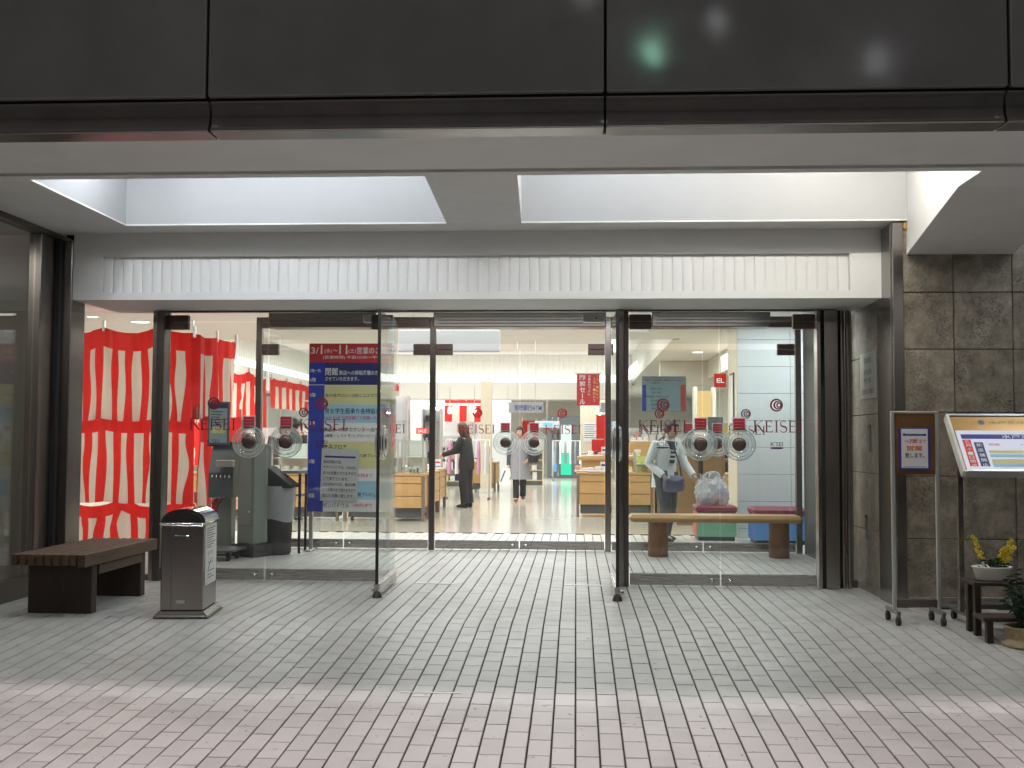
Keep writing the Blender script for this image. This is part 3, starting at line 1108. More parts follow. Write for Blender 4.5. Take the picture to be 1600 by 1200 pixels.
# ================================================================== STONE PIER
pier = thing("stone_wall", "brown speckled stone wall of square slabs beside the entrance", "wall", (3.6, 8.4, 0))
core = MB().box(2.372, 6.0, 8.212, 9.9, 0, 3.6)
part(pier, "wall_core", core, "dark_gap")
zs = [-.01, .045, .50, .958, 1.43, 1.895, 2.318, 2.85]
xs = [2.362, 2.787, 3.213, 3.66, 4.11, 4.56, 5.01, 5.46, 5.9]
for i in range(len(xs) - 1):
    for j in range(1, len(zs) - 1):
        a = xs[i] + (.062 if i == 0 else .003)
        part(pier, "stone_slab", MB().box(a, xs[i + 1] - .003, 8.188 + RND.uniform(-.001, .001), 8.21, zs[j] + .003, zs[j + 1] - .003, .002), "stone")
sj = [.0, .05, .50, .958, 1.43, 1.90, 2.36]
for j in range(1, len(sj) - 1):
    part(pier, "stone_slab", MB().box(2.352, 2.371, 8.60, 9.44, sj[j] + .003, sj[j + 1] - .003, .002), "stone")
part(pier, "stone_slab", MB().box(2.352, 2.371, 8.60, 9.44, .003, .05, .002), "stone")
tr = MB()
tr.box(2.345, 2.4205, 8.17, 8.215, 0, 2.84, .003)
tr.box(2.338, 2.3705, 8.2155, 8.597, 0, 2.84, .003)
part(pier, "corner_trim", tr, "steel")
part(pier, "skirting", MB().box(2.43, 5.9, 8.178, 8.187, 0, .08, .002), "steel_h")
part(pier, "edge_trim", MB().box(2.34, 2.3705, 9.443, 9.50, 0, 2.31, .003), "steel")
cp = MB().box(2.425, 2.56, 8.165, 8.187, 2.79, 2.84, .002)
part(pier, "cap", cp, "gold_brown")
pl = thing("wall_plate", "grey etched notice plate fixed on the stone return beside the door", "sign plate", (2.35, 8.88, 1.74))
part(pl, "plate", MB().box(2.342, 2.3515, 8.66, 9.13, 1.555, 1.93, .002), "plate")
ltr = MB()
M = Matrix.Translation((2.3405, 8.895, 1.74)) @ Matrix.Rotation(-PI / 2, 4, 'Z') @ Matrix.Rotation(PI / 2, 4, 'X')
for (tx, yy, w, h_) in (("営業時間", .125, .20, .05), ("AM10:00", .03, .22, .045), ("PM 7:00", -.04, .20, .045), ("定休日 水曜日", -.125, .36, .045)):
    put_text(ltr, tx, Matrix.Translation((0, 0, yy)) @ M, w, h_)
part(pl, "lettering", ltr, "ink")
for (z0, z1, y) in ((1.13, 1.35, 8.87), (.42, .62, 9.02)):
    s_ = thing("wall_slot", "dark upright slot with a small latch let into the stone return %s" % ("below the notice plate" if z0 > 1 else "low above the paving"), "slot", (2.35, y, z0))
    part(s_, "recess", MB().box(2.346, 2.3515, y - .025, y + .025, z0, z1, .002), "machine_dark")
    part(s_, "latch", MB().box(2.34, 2.3455, y - .03, y + .03, z1 - .03, z1, .002), "bronze")

# ================================================================== LEFT SIDE GLASS
lw = thing("glass_wall", "grey tinted glass shop wall with a dark bottom rail beside the wooden bench", "glass wall", (-4.2, 7.2, 0))
part(lw, "pane", MB().box(-4.206, -4.194, 5.75, 8.14, .16, 2.80, .002), "pane_side")
part(lw, "bottom_rail", MB().box(-4.24, -4.16, 5.75, 8.15, -.09, .158, .004), "steel_dark")
part(lw, "top_channel", MB().box(-4.25, -4.15, 5.75, 8.66, 2.802, 2.849, .004), "steel_dark")
part(lw, "post", MB().box(-4.25, -4.15, 8.16, 8.40, 0, 2.80, .006), "steel")
part(lw, "post", MB().box(-4.24, -4.04, 8.45, 8.70, 0, 2.80, .006), "steel")
part(lw, "post_filler", MB().box(-4.22, -4.12, 8.401, 8.449, 0, 2.80), "dark_gap")
hd = MB()
Ms = Matrix.Translation((-4.19, 7.64, 1.2)) @ Matrix.Rotation(PI / 2, 4, 'Y')
hd.lathe([(.055, .0), (.06, .02), (.075, .024), (.09, .016), (.105, .024), (.12, .018), (.132, .008), (.134, 0)], 32, 0, Ms)
part(lw, "ghost_disc", hd, "acrylic")  # disc built in place of a door handle's reflection in the glass
part(lw, "pull_bar", MB().cyl((-4.17, 7.45, .95), (-4.17, 7.45, 1.42), .014, 10), "black_paint")
bk = thing("glass_backdrop", "plain grey backdrop added behind the glass shop wall", "wall", (-5.6, 7, 0))  # backdrop added to give the glass its greyish reflected tone
part(bk, "wall_face", MB().box(-5.9, -5.8, 3.0, 9.05, -.3, 3.2), "backdrop_grey")
part(bk, "end_face", MB().box(-5.8, -4.26, 8.75, 8.80, -.01, 3.2), "backdrop_grey")
part(bk, "skirting", MB().box(-5.799, -5.78, 3.0, 8.74, -.2, .12, .003), "steel_dark")

# ================================================================== OUTER DOOR FRAMING
YD = 9.2
fr = thing("storefront", "dark brushed steel door frame with posts under the white lintel", "door frame", (-.8, YD, 0))
part(fr, "post", MB().box(-3.64, -3.60, YD - .06, YD + .08, 0, 2.308, .003), "steel")
part(fr, "post", MB().box(-3.595, -3.535, YD - .075, YD + .08, 0, 2.308, .003), "steel_dark")
part(fr, "post", MB().box(.343, .40, YD - .07, YD + .07, 0, 2.308, .004), "steel")
part(fr, "post", MB().box(.402, .44, YD - .05, YD + .07, 0, 2.308, .003), "steel_dark")
part(fr, "post", MB().box(2.0, 2.03, YD - .05, YD + .07, 0, 2.308, .003), "steel")
part(fr, "post", MB().box(2.055, 2.165, YD - .07, YD + .09, 0, 2.308, .004), "steel")
part(fr, "post_filler", MB().box(2.03, 2.055, YD - .03, YD + .07, 0, 2.308), "dark_gap")
part(fr, "post_filler", MB().box(2.166, 2.19, YD - .0, YD + .08, 0, 2.308), "dark_gap")
part(fr, "post", MB().tube([(2.215, YD + .02, 0), (2.215, YD + .02, 2.308)], .024, 16), "steel")
part(fr, "post", MB().tube([(2.264, YD + .02, 0), (2.264, YD + .02, 2.308)], .022, 16), "steel")
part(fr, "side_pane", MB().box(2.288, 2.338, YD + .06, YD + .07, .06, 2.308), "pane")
part(fr, "side_rail", MB().box(2.288, 2.338, YD + .05, YD + .09, 0, .06, .003), "steel_dark")
for x0, x1 in ((-3.53, -1.56), (-1.555, .338), (.445, 1.995)):
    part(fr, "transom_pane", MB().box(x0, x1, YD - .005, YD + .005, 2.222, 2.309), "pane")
    part(fr, "head_channel", MB().box(x0, x1, YD - .03, YD + .03, 2.298, 2.3115, .002), "steel_dark")
side = thing("side_window", "tall fixed glass pane beside the double doors in front of the striped curtain", "window", (-3.8, YD, 0))
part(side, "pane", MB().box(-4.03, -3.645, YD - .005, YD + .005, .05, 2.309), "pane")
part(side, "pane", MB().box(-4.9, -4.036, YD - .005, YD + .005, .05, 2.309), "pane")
part(side, "bottom_rail", MB().box(-4.9, -3.645, YD - .03, YD + .03, 0, .05, .003), "steel_dark")


# ================================================================== GLASS DOORS
def handle_meshes():
    ring = MB()
    Mf = Matrix.Rotation(PI / 2, 4, 'X')     # local z of the lathe -> -Y
    prof = [(.060, .004), (.060, .022), (.068, .030), (.080, .026), (.088, .018), (.096, .026), (.106, .030), (.114, .022), (.120, .028), (.130, .026), (.136, .014), (.137, .004), (.060, .004)]
    ring.lathe(prof, 40, 0, Mf)
    hub = MB()
    hub.lathe([(.0005, .036), (.030, .036), (.048, .032), (.056, .024), (.058, .004)], 32, 0, Mf)
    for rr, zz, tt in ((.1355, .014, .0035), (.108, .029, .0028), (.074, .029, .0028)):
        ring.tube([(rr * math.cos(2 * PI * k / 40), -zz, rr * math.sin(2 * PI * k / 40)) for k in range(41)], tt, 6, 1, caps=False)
    return ring.mesh("grip_ring", ["acrylic", "rim_highlight"]), hub.mesh("hub", "bronze")


RING_ME, HUB_ME = handle_meshes()


def glass_door(label, hx, hy, w, d, rz=0.0, film="film_maroon", group=None, small=True, height=2.212, side_bracket=True, knob=True):
    """Leaf hung at (hx,hy), reaching w along +X (d=1) or -X (d=-1) before it is swung by rz. Frame local: hinge at origin."""
    t = thing("door_leaf", label, "door", (hx, hy, 0), rz, group)

    def X(a):
        return a * d
    pn = MB().box(X(.008), X(w - .004), -.006, .006, .104, height - .002, .0015)
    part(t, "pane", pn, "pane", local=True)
    rail = MB().box(X(.006), X(w - .004), -.022, .022, .012, .106, .004)
    br = part(t, "bottom_rail", rail, "steel_h", local=True)
    if knob:
        kb = MB().tube([(X(w - .07), -.022, .055), (X(w - .07), -.045, .055), (X(w - .07), -.052, .055)], [.019, .019, .008], 14)
        part(br, "bolt", kb, "chrome", local=True)
    if side_bracket:
        b = MB().box(X(.0), X(.185), -.028, .028, height - .062, height - .001, .004)
        b.box(X(.0), X(.185), -.028, .028, height + .002, height + .062, .004)
        part(t, "patch_fitting", b, "bronze", local=True)
    hxp = w - .157
    ph = bpy.data.objects.new("push_handle", RING_ME)
    COL.objects.link(ph)
    ph.parent = t
    ph.location = (X(hxp), -.006, 1.185)
    ROOT[ph] = ROOT[t]
    for nm, me, rot in (("hub", HUB_ME, 0), ("grip_ring", RING_ME, PI), ("hub", HUB_ME, PI)):
        o = bpy.data.objects.new(nm, me)
        COL.objects.link(o)
        o.parent = ph
        o.location = (0, .012 if rot else 0, 0)
        o.rotation_euler = (0, 0, rot)
    # films stuck on the outer face
    Mf = Matrix.Translation((0, -.0072, 0)) @ Matrix.Rotation(PI / 2, 4, 'X')
    le = MB()
    a, b_ = sorted((X(w - .68), X(w - .27)))
    serif_word(le, a, b_, 1.285, 1.382, Mf)
    part(t, "lettering", le, film, local=True)
    em = MB()
    emblem(em, X(w - .467), 1.512, .054, Mf)
    part(t, "emblem", em, film if film == "film_red" else "film_maroon", local=True)
    st = MB()
    cx = X(hxp)
    put_rect(st, cx - .060, cx + .060, 1.290, 1.412, Mf, 1)
    put_rect(st, cx - .048, cx + .048, 1.302, 1.400, Mf, 0, .0006)
    for q in (1.372, 1.346, 1.322):
        put_rect(st, cx - .036, cx + .036, q, q + .003, Mf, 1, .0012)
    part(t, "sticker", st, ["film_red", "plastic_film"], local=True)
    if small:
        sm_ = MB()
        cx = X(w - .468)
        put_text(sm_, "K'SEI", Matrix.Translation((cx, -.0072, 1.187)) @ Matrix.Rotation(PI / 2, 4, 'X'), .10, .036)
        sm_.add([(cx + .056 * math.cos(2 * PI * i / 24), 1.153 + .008 * math.sin(2 * PI * i / 24), 0) for i in range(24)], [tuple(range(24))], 0, False, Mf)
        part(t, "small_lettering", sm_, "film_dark", local=True)
    return t


GO = "outer glass doors of the entrance"
glass_door("closed glass door with round acrylic push handle beside the steel bin", -3.53, YD, .884, 1, group=GO)
glass_door("closed glass door in front of the tall blue notice board", -1.565, YD, 1.073, -1, group=GO, side_bracket=True)
t = glass_door("glass door standing open outward beside the blue notice board, lettering mirrored", -1.535, YD, .90, 1, -PI / 2 + .02, group=GO, small=False, side_bracket=False)
part(t, "pivot_cap", MB().tube([(.88, 0, -.02), (.88, 0, .02), (.88, 0, .055)], [.042, .036, .02], 14), "steel_dark", local=True)
part(t, "edge_stile", MB().box(.895, .904, -.012, .012, .105, 2.21, .001), "black_paint", local=True)
t = glass_door("glass door standing open outward edge-on beside the dark steel post", .305, YD, .90, -1, PI / 2 + .01, group=GO, small=False, side_bracket=False)
part(t, "pivot_cap", MB().tube([(-.88, 0, -.02), (-.88, 0, .02), (-.88, 0, .055)], [.042, .036, .02], 14), "steel_dark", local=True)
part(t, "edge_stile", MB().box(-.895, -.904, -.012, .012, .105, 2.21, .001), "black_paint", local=True)
glass_door("closed glass door next to the steel post with the shopper in white behind", .447, YD, .75, 1, group=GO)
glass_door("closed glass door nearest the stone wall with white tiled pillar behind", 1.993, YD, .79, -1, group=GO)
# door closers on top of the open leaves
for x, lab in ((-1.74, "pale steel pivot box above the open door by the notice board"), (.15, "pale steel pivot box above the open door by the dark post")):
    b = thing("pivot_box", lab, "door closer", (x, YD, 2.2))
    part(b, "housing", MB().box(x - .09, x + .09, YD + .03, YD + .11, 2.215, 2.285, .004), "alu")
    part(b, "screw", MB().cyl((x + .02, YD + .031, 2.25), (x + .02, YD + .026, 2.25), .008, 10), "black_paint")

# ================================================================== INNER DOORS
YI = 12.05
posts = [-3.563, -1.595, .352, 2.42]
GI = "inner glass doors of the lobby"
ifr = thing("lobby_partition", "slim dark steel posts and header framing the inner lobby doors", "door frame", (-1.6, YI, 0))
for x in posts:
    part(ifr, "post", MB().box(x - .032, x + .032, YI - .04, YI + .04, 0, 2.58, .004), "steel_dark" if x < 0 else "steel")
for i in range(3):
    a, b = posts[i] + .034, posts[i + 1] - .034
    part(ifr, "header", MB().box(a, b, YI - .05, YI + .05, 2.46, 2.58, .004), "steel_dark")
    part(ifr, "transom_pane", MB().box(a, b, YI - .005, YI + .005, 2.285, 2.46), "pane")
inner_labels = [("inner glass door behind the black bin and side table", "inner glass door hidden behind the tall notice board"),
                ("inner glass door over the aisle with red lettering beside the black-clad shopper", "inner glass door over the aisle with red lettering before the wooden counter"),
                ("inner glass door with a teal notice hung on it behind the oval bench", "inner glass door in front of the white tiled pillar and blue stool")]
for i in range(3):
    a, b = posts[i] + .036, posts[i + 1] - .036
    w = (b - a) / 2 - .003
    fm = "film_red" if i == 1 else "film_maroon"
    for hx, d, lab in ((a, 1, inner_labels[i][0]), (b, -1, inner_labels[i][1])):
        glass_door(lab, hx, YI, w, d, film=fm, group=GI, small=False, height=2.218)

# ================================================================== LOBBY BETWEEN THE DOORS
lc = MB()
lc.box(-7, 2.56, 9.36, 12.1, 2.64, 2.745)
structure("lobby_ceiling", lc, "store_ceiling")
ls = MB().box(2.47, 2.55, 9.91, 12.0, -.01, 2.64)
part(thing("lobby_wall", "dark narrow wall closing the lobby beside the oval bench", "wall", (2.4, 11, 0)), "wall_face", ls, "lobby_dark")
ls = MB().box(-6.6, -6.5, 9.3, 12.0, -.01, 2.64)
part(thing("lobby_wall", "pale wall closing the lobby behind the striped curtains", "wall", (-6.5, 11, 0)), "wall_face", ls, "store_wall")
for (x0, x1, lab) in ((-3.37, -2.18, "dark air curtain unit above the black bin"), (.81, 2.07, "dark air curtain unit above the oval bench"), (-1.55, .32, "dark air curtain unit over the middle inner doors")):
    a = thing("air_curtain", lab, "air curtain", ((x0 + x1) / 2, 11.85, 2.43), group="air curtain units over the inner doors")
    part(a, "housing", MB().box(x0, x1, 11.70, 11.98, 2.435, 2.60, .01), "steel_dark")
    gr = MB()
    for q in range(3):
        gr.box(x0 + .05, x1 - .05, 11.695 - .002, 11.70, 2.47 + q * .035, 2.482 + q * .035)
    part(a, "grille", gr, "machine_dark")
for (x, y) in ((-4.6, 10.4), (-2.3, 10.4), (-.4, 10.4), (1.5, 10.4)):
    d_ = thing("ceiling_light", "round recessed light in the lobby ceiling near x %s" % "" if False else "round recessed light in the lobby ceiling %s" % {-4.6: "before the striped curtains", -2.3: "over the closed pair of doors", -.4: "over the open doorway", 1.5: "over the oval bench"}[x], "light", (x, y, 2.64), group="round lights in the lobby ceiling")
    part(d_, "trim", MB().lathe([(.10, 2.6395), (.115, 2.632), (.12, 2.6395)], 20, 0, Matrix.Translation((x, y, 0))), "white_paint")
    part(d_, "lens", MB().lathe([(.0005, 2.636), (.099, 2.636)], 20, 0, Matrix.Translation((x, y, 0))), "downlight")

# ---- tall notice board
YP = 11.74
nb = thing("notice_board", "tall blue, red and yellow printed notice board standing behind the glass", "notice board", (-2.45, YP, 0))
bx0, bx1 = -2.92, -1.985


def pz(py):          # board heights read off its printed rows (row edge in the printed layout -> metres)
    return 0.427 + (800 - py) / 263.0 * 1.832


part(nb, "board", MB().box(bx0, bx1, YP, YP + .03, .427, 2.26, .003), "paper")
part(nb, "post", MB().box(-2.905, -2.865, YP + .031, YP + .07, 0, 2.2, .003), "alu")
part(nb, "post", MB().box(-2.06, -2.02, YP + .031, YP + .07, 0, 2.2, .003), "alu")
for x in (-2.885, -2.04):
    part(nb, "foot", MB().box(x - .03, x + .03, YP - .10, YP + .25, 0, .02, .004), "alu")
PR = MB()
MP = Matrix.Translation((0, YP - .0015, 0)) @ Matrix.Rotation(PI / 2, 4, 'X')
cx0 = -2.745


def band(y0, y1, mi, x0=cx0, x1=bx1):
    put_rect(PR, x0, x1, pz(y1), pz(y0), MP, mi)


band(537, 567, 0, bx0)
band(567, 602, 1)
for (a, b) in ((567, 601.6), (602.6, 800)):
    band(a, b, 2, bx0, cx0)
band(603, 632.6, 3)
band(633, 661.6, 4)
band(691, 732.6, 3)
band(752, 780.6, 4)
part(nb, "print", PR, ["print_red", "print_navy", "print_blue", "print_yellow", "print_sky"])
LW, LK, LR = MB(), MB(), MB()


def bt(mb, s, x0, x1, yc, h, bold=.012):
    vs, fs = text_geo(s, None if s in ("1", "11") else x1 - x0, h, bold)
    mb.add(vs, fs, 0, False, face_m((x0 + x1) / 2, YP - .003, pz(yc)))


def bx_px(px):
    return -2.92 + (px - 484) * .00699


bt(LW, "3/", bx_px(487), bx_px(499), 548, .070)
bt(LW, "1", bx_px(501), bx_px(506), 546.5, .10, .02)
bt(LW, "(水)", bx_px(508), bx_px(520), 549, .055)
bt(LW, "〜", bx_px(522), bx_px(529), 548, .02, .02)
bt(LW, "11", bx_px(531), bx_px(545), 546.5, .10, .02)
bt(LW, "(土)", bx_px(546), bx_px(558), 549, .055)
bt(LW, "営業のご案内", bx_px(559.5), bx_px(616), 548, .078, .02)
bt(LW, "(営業時間) 午前10:00〜午後7:00", bx_px(506), bx_px(612), 559, .042, .01)
bt(LW, "閉館", bx_px(510), bx_px(530), 581, .085, .03)
bt(LW, "新店への移転準備のため", bx_px(532), bx_px(600), 583, .052, .02)
bt(LW, "させていただきます。", bx_px(510), bx_px(563), 592.5, .044, .02)
for s, yc in (("2階(一部)", 580), ("6階", 594), ("5階", 618), ("3階", 662), ("1階", 722), ("地階", 775)):
    bt(LW, s, bx_px(486), bx_px(503 if "(" in s else 495), yc, .045, .02)
bt(LK, "友の会サロン / UFJニコスカウンター", bx_px(510), bx_px(612), 619, .048, .015)
bt(LK, "男女学生服承り会特設会場", bx_px(510), bx_px(606), 643, .062, .02)
bt(LR, "※3/5(日)まで同店舗にて営業いたします", bx_px(509), bx_px(610), 654, .046, .01)
bt(LK, "商品券・外商カウンター/お買物券", bx_px(509), bx_px(609), 672, .048, .015)
bt(LK, "(喫茶・レストラン) グルービー・バンビ", bx_px(511), bx_px(610), 682, .042, .012)
bt(LK, "食品フロア", bx_px(509), bx_px(545), 699, .052, .02)
bt(LK, "※3/8(水)まで全品にて終了いたします", bx_px(516), bx_px(612), 713, .042, .012)
bt(LR, "※一部は3/5(日)まで", bx_px(538), bx_px(586), 743.5, .045, .012)
bt(LK, "※全品3/5で終了いたします", bx_px(535), bx_px(604), 773, .045, .012)
bt(LK, "ポンパドウル", bx_px(509), bx_px(550), 790, .055, .02)
bt(LR, "3/8(水)まで", bx_px(556), bx_px(586), 790, .045, .012)
part(nb, "lettering", LW, "ink_white", label="white lettering")
part(nb, "lettering", LK, "ink", label="black lettering")
part(nb, "lettering", LR, "ink_magenta", label="magenta lettering")
gn = thing("paper_notice", "grey paper notice taped low over the tall blue notice board", "notice", (-2.56, YP - .01, .82))
Mn = Matrix.Translation((-2.565, YP - .010, .825)) @ Matrix.Rotation(.025, 4, 'Y')
part(gn, "sheet", MB().box(-.205, .205, -.001, .001, -.285, .285, 0, 0, Mn), "paper_grey")
gt, gb = MB(), MB()
put_rect(gb, -.17, .17, .185, .205, Mn @ Matrix.Translation((0, -.0018, 0)) @ Matrix.Rotation(PI / 2, 4, 'X'))
for i, s in enumerate(("新店移転の為", "チケットピアは、2/26(日)", "までの営業となりますので", "ご了承下さいませ。", "2/27(月)からは、新店4階", "にて営業させて頂きますので", "宜しくお願い致します。")):
    n_ = len(s)
    w = min(.36, .0315 * n_)
    vs, fs = text_geo(s, w, .038, .012)
    gt.add(vs, fs, 0, False, Mn @ Matrix.Translation((-.18 + w / 2, -.002, .14 - i * .061)) @ Matrix.Rotation(PI / 2, 4, 'X'))
part(gn, "lettering", gt, "ink")
part(gn, "header_bar", gb, "ink_navy")

# ---- umbrella bag stand
us = thing("umbrella_bag_stand", "grey umbrella bag dispenser with an upright poster panel behind the glass", "dispenser", (-3.73, 11.25, 0))
part(us, "poster_panel", MB().box(-3.86, -3.63, 11.22, 11.25, 1.14, 1.60, .006), "machine_dark")
pp = MB()
Mu = Matrix.Translation((-3.745, 11.2185, 1.37)) @ Matrix.Rotation(PI / 2, 4, 'X')
put_rect(pp, -.095, .095, -.20, .16, Mu, 0)
put_rect(pp, -.095, .095, .165, .205, Mu, 1)
put_rect(pp, -.075, .075, -.10, -.04, Mu, 2, .0008)
for q in range(6):
    put_rect(pp, -.08, .05 - .02 * (q % 3), .12 - q * .028, .128 - q * .028, Mu, 3, .0008)
part(us, "poster", pp, ["sign_teal", "print_navy", "print_yellow", "ink"])
bd = MB()
bd.prism([(11.16, .60), (11.42, .60), (11.42, 1.18), (11.30, 1.18), (11.20, .95), (11.16, .86)], -3.82, -3.56, 0, None, 'YZ')
part(us, "body", bd, "machine_blue")
part(us, "base_column", MB().box(-3.74, -3.60, 11.24, 11.40, .03, .60, .006), "machine_grey")
part(us, "base_column", MB().box(-3.815, -3.745, 11.26, 11.38, .03, .60, .006), "curtain_red")
part(us, "foot", MB().box(-3.84, -3.54, 11.12, 11.46, 0, .03, .006), "machine_dark")
part(us, "tray", MB().box(-3.72, -3.54, 11.08, 11.155, .92, .99, .006), "alu")
for q in range(5):
    part(us, "hook", MB().tube([(-3.77 + q * .045, 11.158, .84), (-3.77 + q * .045, 11.13, .83), (-3.77 + q * .045, 11.125, .80)], .006, 6), "chrome")
cb = thing("vending_cabinet", "tall grey green metal cabinet on a black plinth behind the double doors", "cabinet", (-3.38, 11.2, 0))
Mc = Matrix.Translation((-3.36, 11.22, 0)) @ Matrix.Rotation(math.radians(-26), 4, 'Z')
part(cb, "body", MB().box(-.10, .13, -.13, .13, .13, 1.16, .008, 0, Mc), "machine_grey")
part(cb, "plinth", MB().box(-.14, .17, -.17, .17, 0, .128, .008, 0, Mc), "black_paint")
part(cb, "front_panel", MB().box(-.075, .105, -.138, -.131, .32, 1.10, .004, 0, Mc), "machine_grey")
part(cb, "lock", MB().cyl(Mc @ Vector((.08, -.139, .46)), Mc @ Vector((.08, -.146, .46)), .012, 10), "chrome")
dl = thing("platform_trolley", "flat dark platform trolley with a slanting push handle on the lobby floor", "trolley", (-3.62, 10.9, 0))
part(dl, "deck", MB().box(-3.98, -3.36, 10.62, 11.02, .09, .115, .006), "machine_dark")
for (x, y) in ((-3.9, 10.68), (-3.44, 10.68), (-3.9, 10.96), (-3.44, 10.96)):
    part(dl, "wheel", MB().cyl((x - .014, y, .042), (x + .014, y, .042), .042, 14), "rubber")
hn = MB()
hn.tube([(-3.94, 10.65, .11), (-3.60, 10.70, .62), (-3.60, 11.0, .62), (-3.94, 11.0, .11)], .012, 8)
part(dl, "push_handle", hn, "steel_dark")

# ---- black bin with bag, side table
bn = thing("waste_bin", "black waste bin lined with a clear plastic bag beside the small table", "bin", (-3.17, 11.4, 0))
bb = MB().lathe([(.001, .0), (.15, .0), (.165, .02), (.185, .70), (.19, .72), (.175, .72), (.165, .1)], 24, 0, Matrix.Translation((-3.17, 11.4, 0)))
part(bn, "body", bb, "black_paint")
ld = MB().prism([(-.19, .70), (.20, .70), (.20, .73), (-.05, .92), (-.19, .93)], -.17, .17, 0, Matrix.Translation((-3.17, 11.4, 0)))
part(bn, "lid", ld, "rubber")
bg = MB()
rr_ = random.Random(5)
vs, fs = [], []
n = 28
for i, (r, z) in enumerate(((.196, .72), (.205, .69), (.208, .60), (.206, .50), (.200, .41), (.196, .36))):
    for k in range(n):
        th = 2 * PI * k / n
        w = r * (1 + .03 * math.sin(5 * th + i) + rr_.uniform(-.015, .015))
        vs.append((-3.17 + w * math.cos(th), 11.4 + w * math.sin(th), z + .02 * math.sin(3 * th + 1.3 * i) * (i > 1)))
for i in range(5):
    for k in range(n):
        fs.append((i * n + k, i * n + (k + 1) % n, (i + 1) * n + (k + 1) % n, (i + 1) * n + k))
bg.add(vs, fs, 0, True)
part(bn, "bin_bag", bg, "plastic_film")
tb = thing("side_table", "small black frame table with two grey shelves next to the waste bin", "table", (-3.09, 11.65, 0))
part(tb, "tabletop", MB().box(-3.30, -2.93, 11.50, 11.80, .84, .875, .004), "sign_grey")
part(tb, "shelf", MB().box(-3.28, -2.95, 11.52, 11.78, .60, .625, .004), "sign_grey")
for (x, y) in ((-3.285, 11.515), (-2.945, 11.515), (-3.285, 11.785), (-2.945, 11.785)):
    part(tb, "leg", MB().box(x - .012, x + .012, y - .012, y + .012, 0, .839), "black_paint")

# ---- oval bench in the lobby
ob = thing("bench", "long pale wooden bench on two round brown legs inside the lobby", "bench", (1.46, 11.6, 0))
part(ob, "seat", MB().box(.56, 2.345, 11.42, 11.80, .365, .44, .03), "oak_bench")
for x in (.865, 2.125):
    part(ob, "leg", MB().lathe([(.0005, 0), (.105, 0), (.105, .364)], 26, 0, Matrix.Translation((x, 11.61, 0)), sy=1.35), "brown_leg")
sc_ = thing("canister", "orange canister standing on a white box behind the narrow side pane", "canister", (2.31, 9.62, .24))
part(sc_, "body", MB().lathe([(.0005, .24), (.05, .24), (.05, .50), (.035, .53), (.0005, .54)], 16, 0, Matrix.Translation((2.30, 9.62, 0))), "orange_can")
part(sc_, "nozzle", MB().cyl((2.30, 9.62, .54), (2.30, 9.62, .58), .015, 8), "black_paint")
wb = thing("carton", "white carton under the orange canister behind the narrow side pane", "box", (2.3, 9.62, 0))
part(wb, "box_body", MB().box(2.245, 2.35, 9.56, 9.68, 0, .225, .004), "goods_white")
part(wb, "lid", MB().box(2.24, 2.353, 9.555, 9.685, .225, .239, .003), "goods_white")

# ================================================================== STORE SHELL
ZF = 2.75
sh = MB()
sh.box(-16, 1.45, 12.12, 16.5, ZF, ZF + .1)
sh.box(1.56, 9, 12.12, 42, ZF, ZF + .1)
sh.box(1.45, 1.5595, 12.12, 16.39, ZF, ZF + .1)
sh.box(-16, -7.105, 16.5, 42, ZF, ZF + .1)
sh.box(-7.0, 1.45, 28.3, 42, 2.6, 2.7)
sh.box(-7.1, 1.55, 16.4, 28.4, 3.46, 3.55)
structure("store_ceiling", sh, "store_ceiling")
wl = thing("store_wall", "pale cream back and side walls of the shop interior", "wall", (-3, 41, 0))
wm = MB()
wm.box(-16, 9, 40.0, 40.1, 0, 3)
part(wl, "back_wall", wm, "store_wall")
part(wl, "side_wall", MB().box(-12.1, -12.0, 12.2, 40, 0, 2.75), "store_wall")
part(wl, "side_wall", MB().box(4.4, 4.5, 14.5, 40, 0, 2.75), "store_wall")
# coffer: fluted upstand, cove, bulkhead
cf = thing("bulkhead", "cream ceiling bulkhead with a glowing cove and fluted upstand deep in the shop", "bulkhead", (-2.8, 28, 2.3))
up = MB()
up.box(-7.1, 1.55, 28.281, 28.38, 2.71, 3.459)
up.box(-7.1, -7.0, 16.5, 28.28, 2.70, 3.459)
up.box(1.45, 1.559, 16.5, 28.28, 2.745, 3.459)
part(cf, "upstand", up, "cream")
fl = MB()
nfl = 60
for i in range(nfl):
    x = -7.0 + (i + .5) * 8.45 / nfl
    fl.tube([(x, 28.279, 2.93), (x, 28.279, 3.44)], .022, 6, 0, caps=False)
for i in range(70):
    y = 16.6 + i * .165
    fl.tube([(-6.998, y, 2.93), (-6.998, y, 3.44)], .022, 6, 0, caps=False)
part(cf, "flute", fl, "cream", kind="stuff")
part(cf, "bulkhead_face", MB().box(-6.72, 1.2, 27.75, 28.25, 2.27, 2.71, .01), "cream")
part(cf, "bulkhead_face", MB().box(-7.0, -6.74, 16.9, 28.25, 2.27, 2.71, .01), "cream")
cl = MB()
cl.box(-6.72, 1.2, 27.80, 28.20, 2.715, 2.90, .03)
part(cf, "cove_lamp", cl, "cove_light")
part(cf, "cove_lamp", MB().box(-7.0, -6.78, 17.2, 27.7, 2.715, 2.87, .03), "cove_light")
cv = MB()
pts = []
for i in range(10):
    a = PI / 2 * i / 9
    pts.append((.55 + .75 * math.sin(a), 27.9 - 1.6 + 1.6 * math.cos(a)))
pts += [(1.30, 24.5), (1.27, 22.9)]
cv.tube([(x, y, 2.80 + .02 * max(0, 27 - y)) for x, y in pts], [.10] * (len(pts) - 1) + [.02], 10, flat=1.0)
part(cf, "cove_lamp", cv, "cove_light")
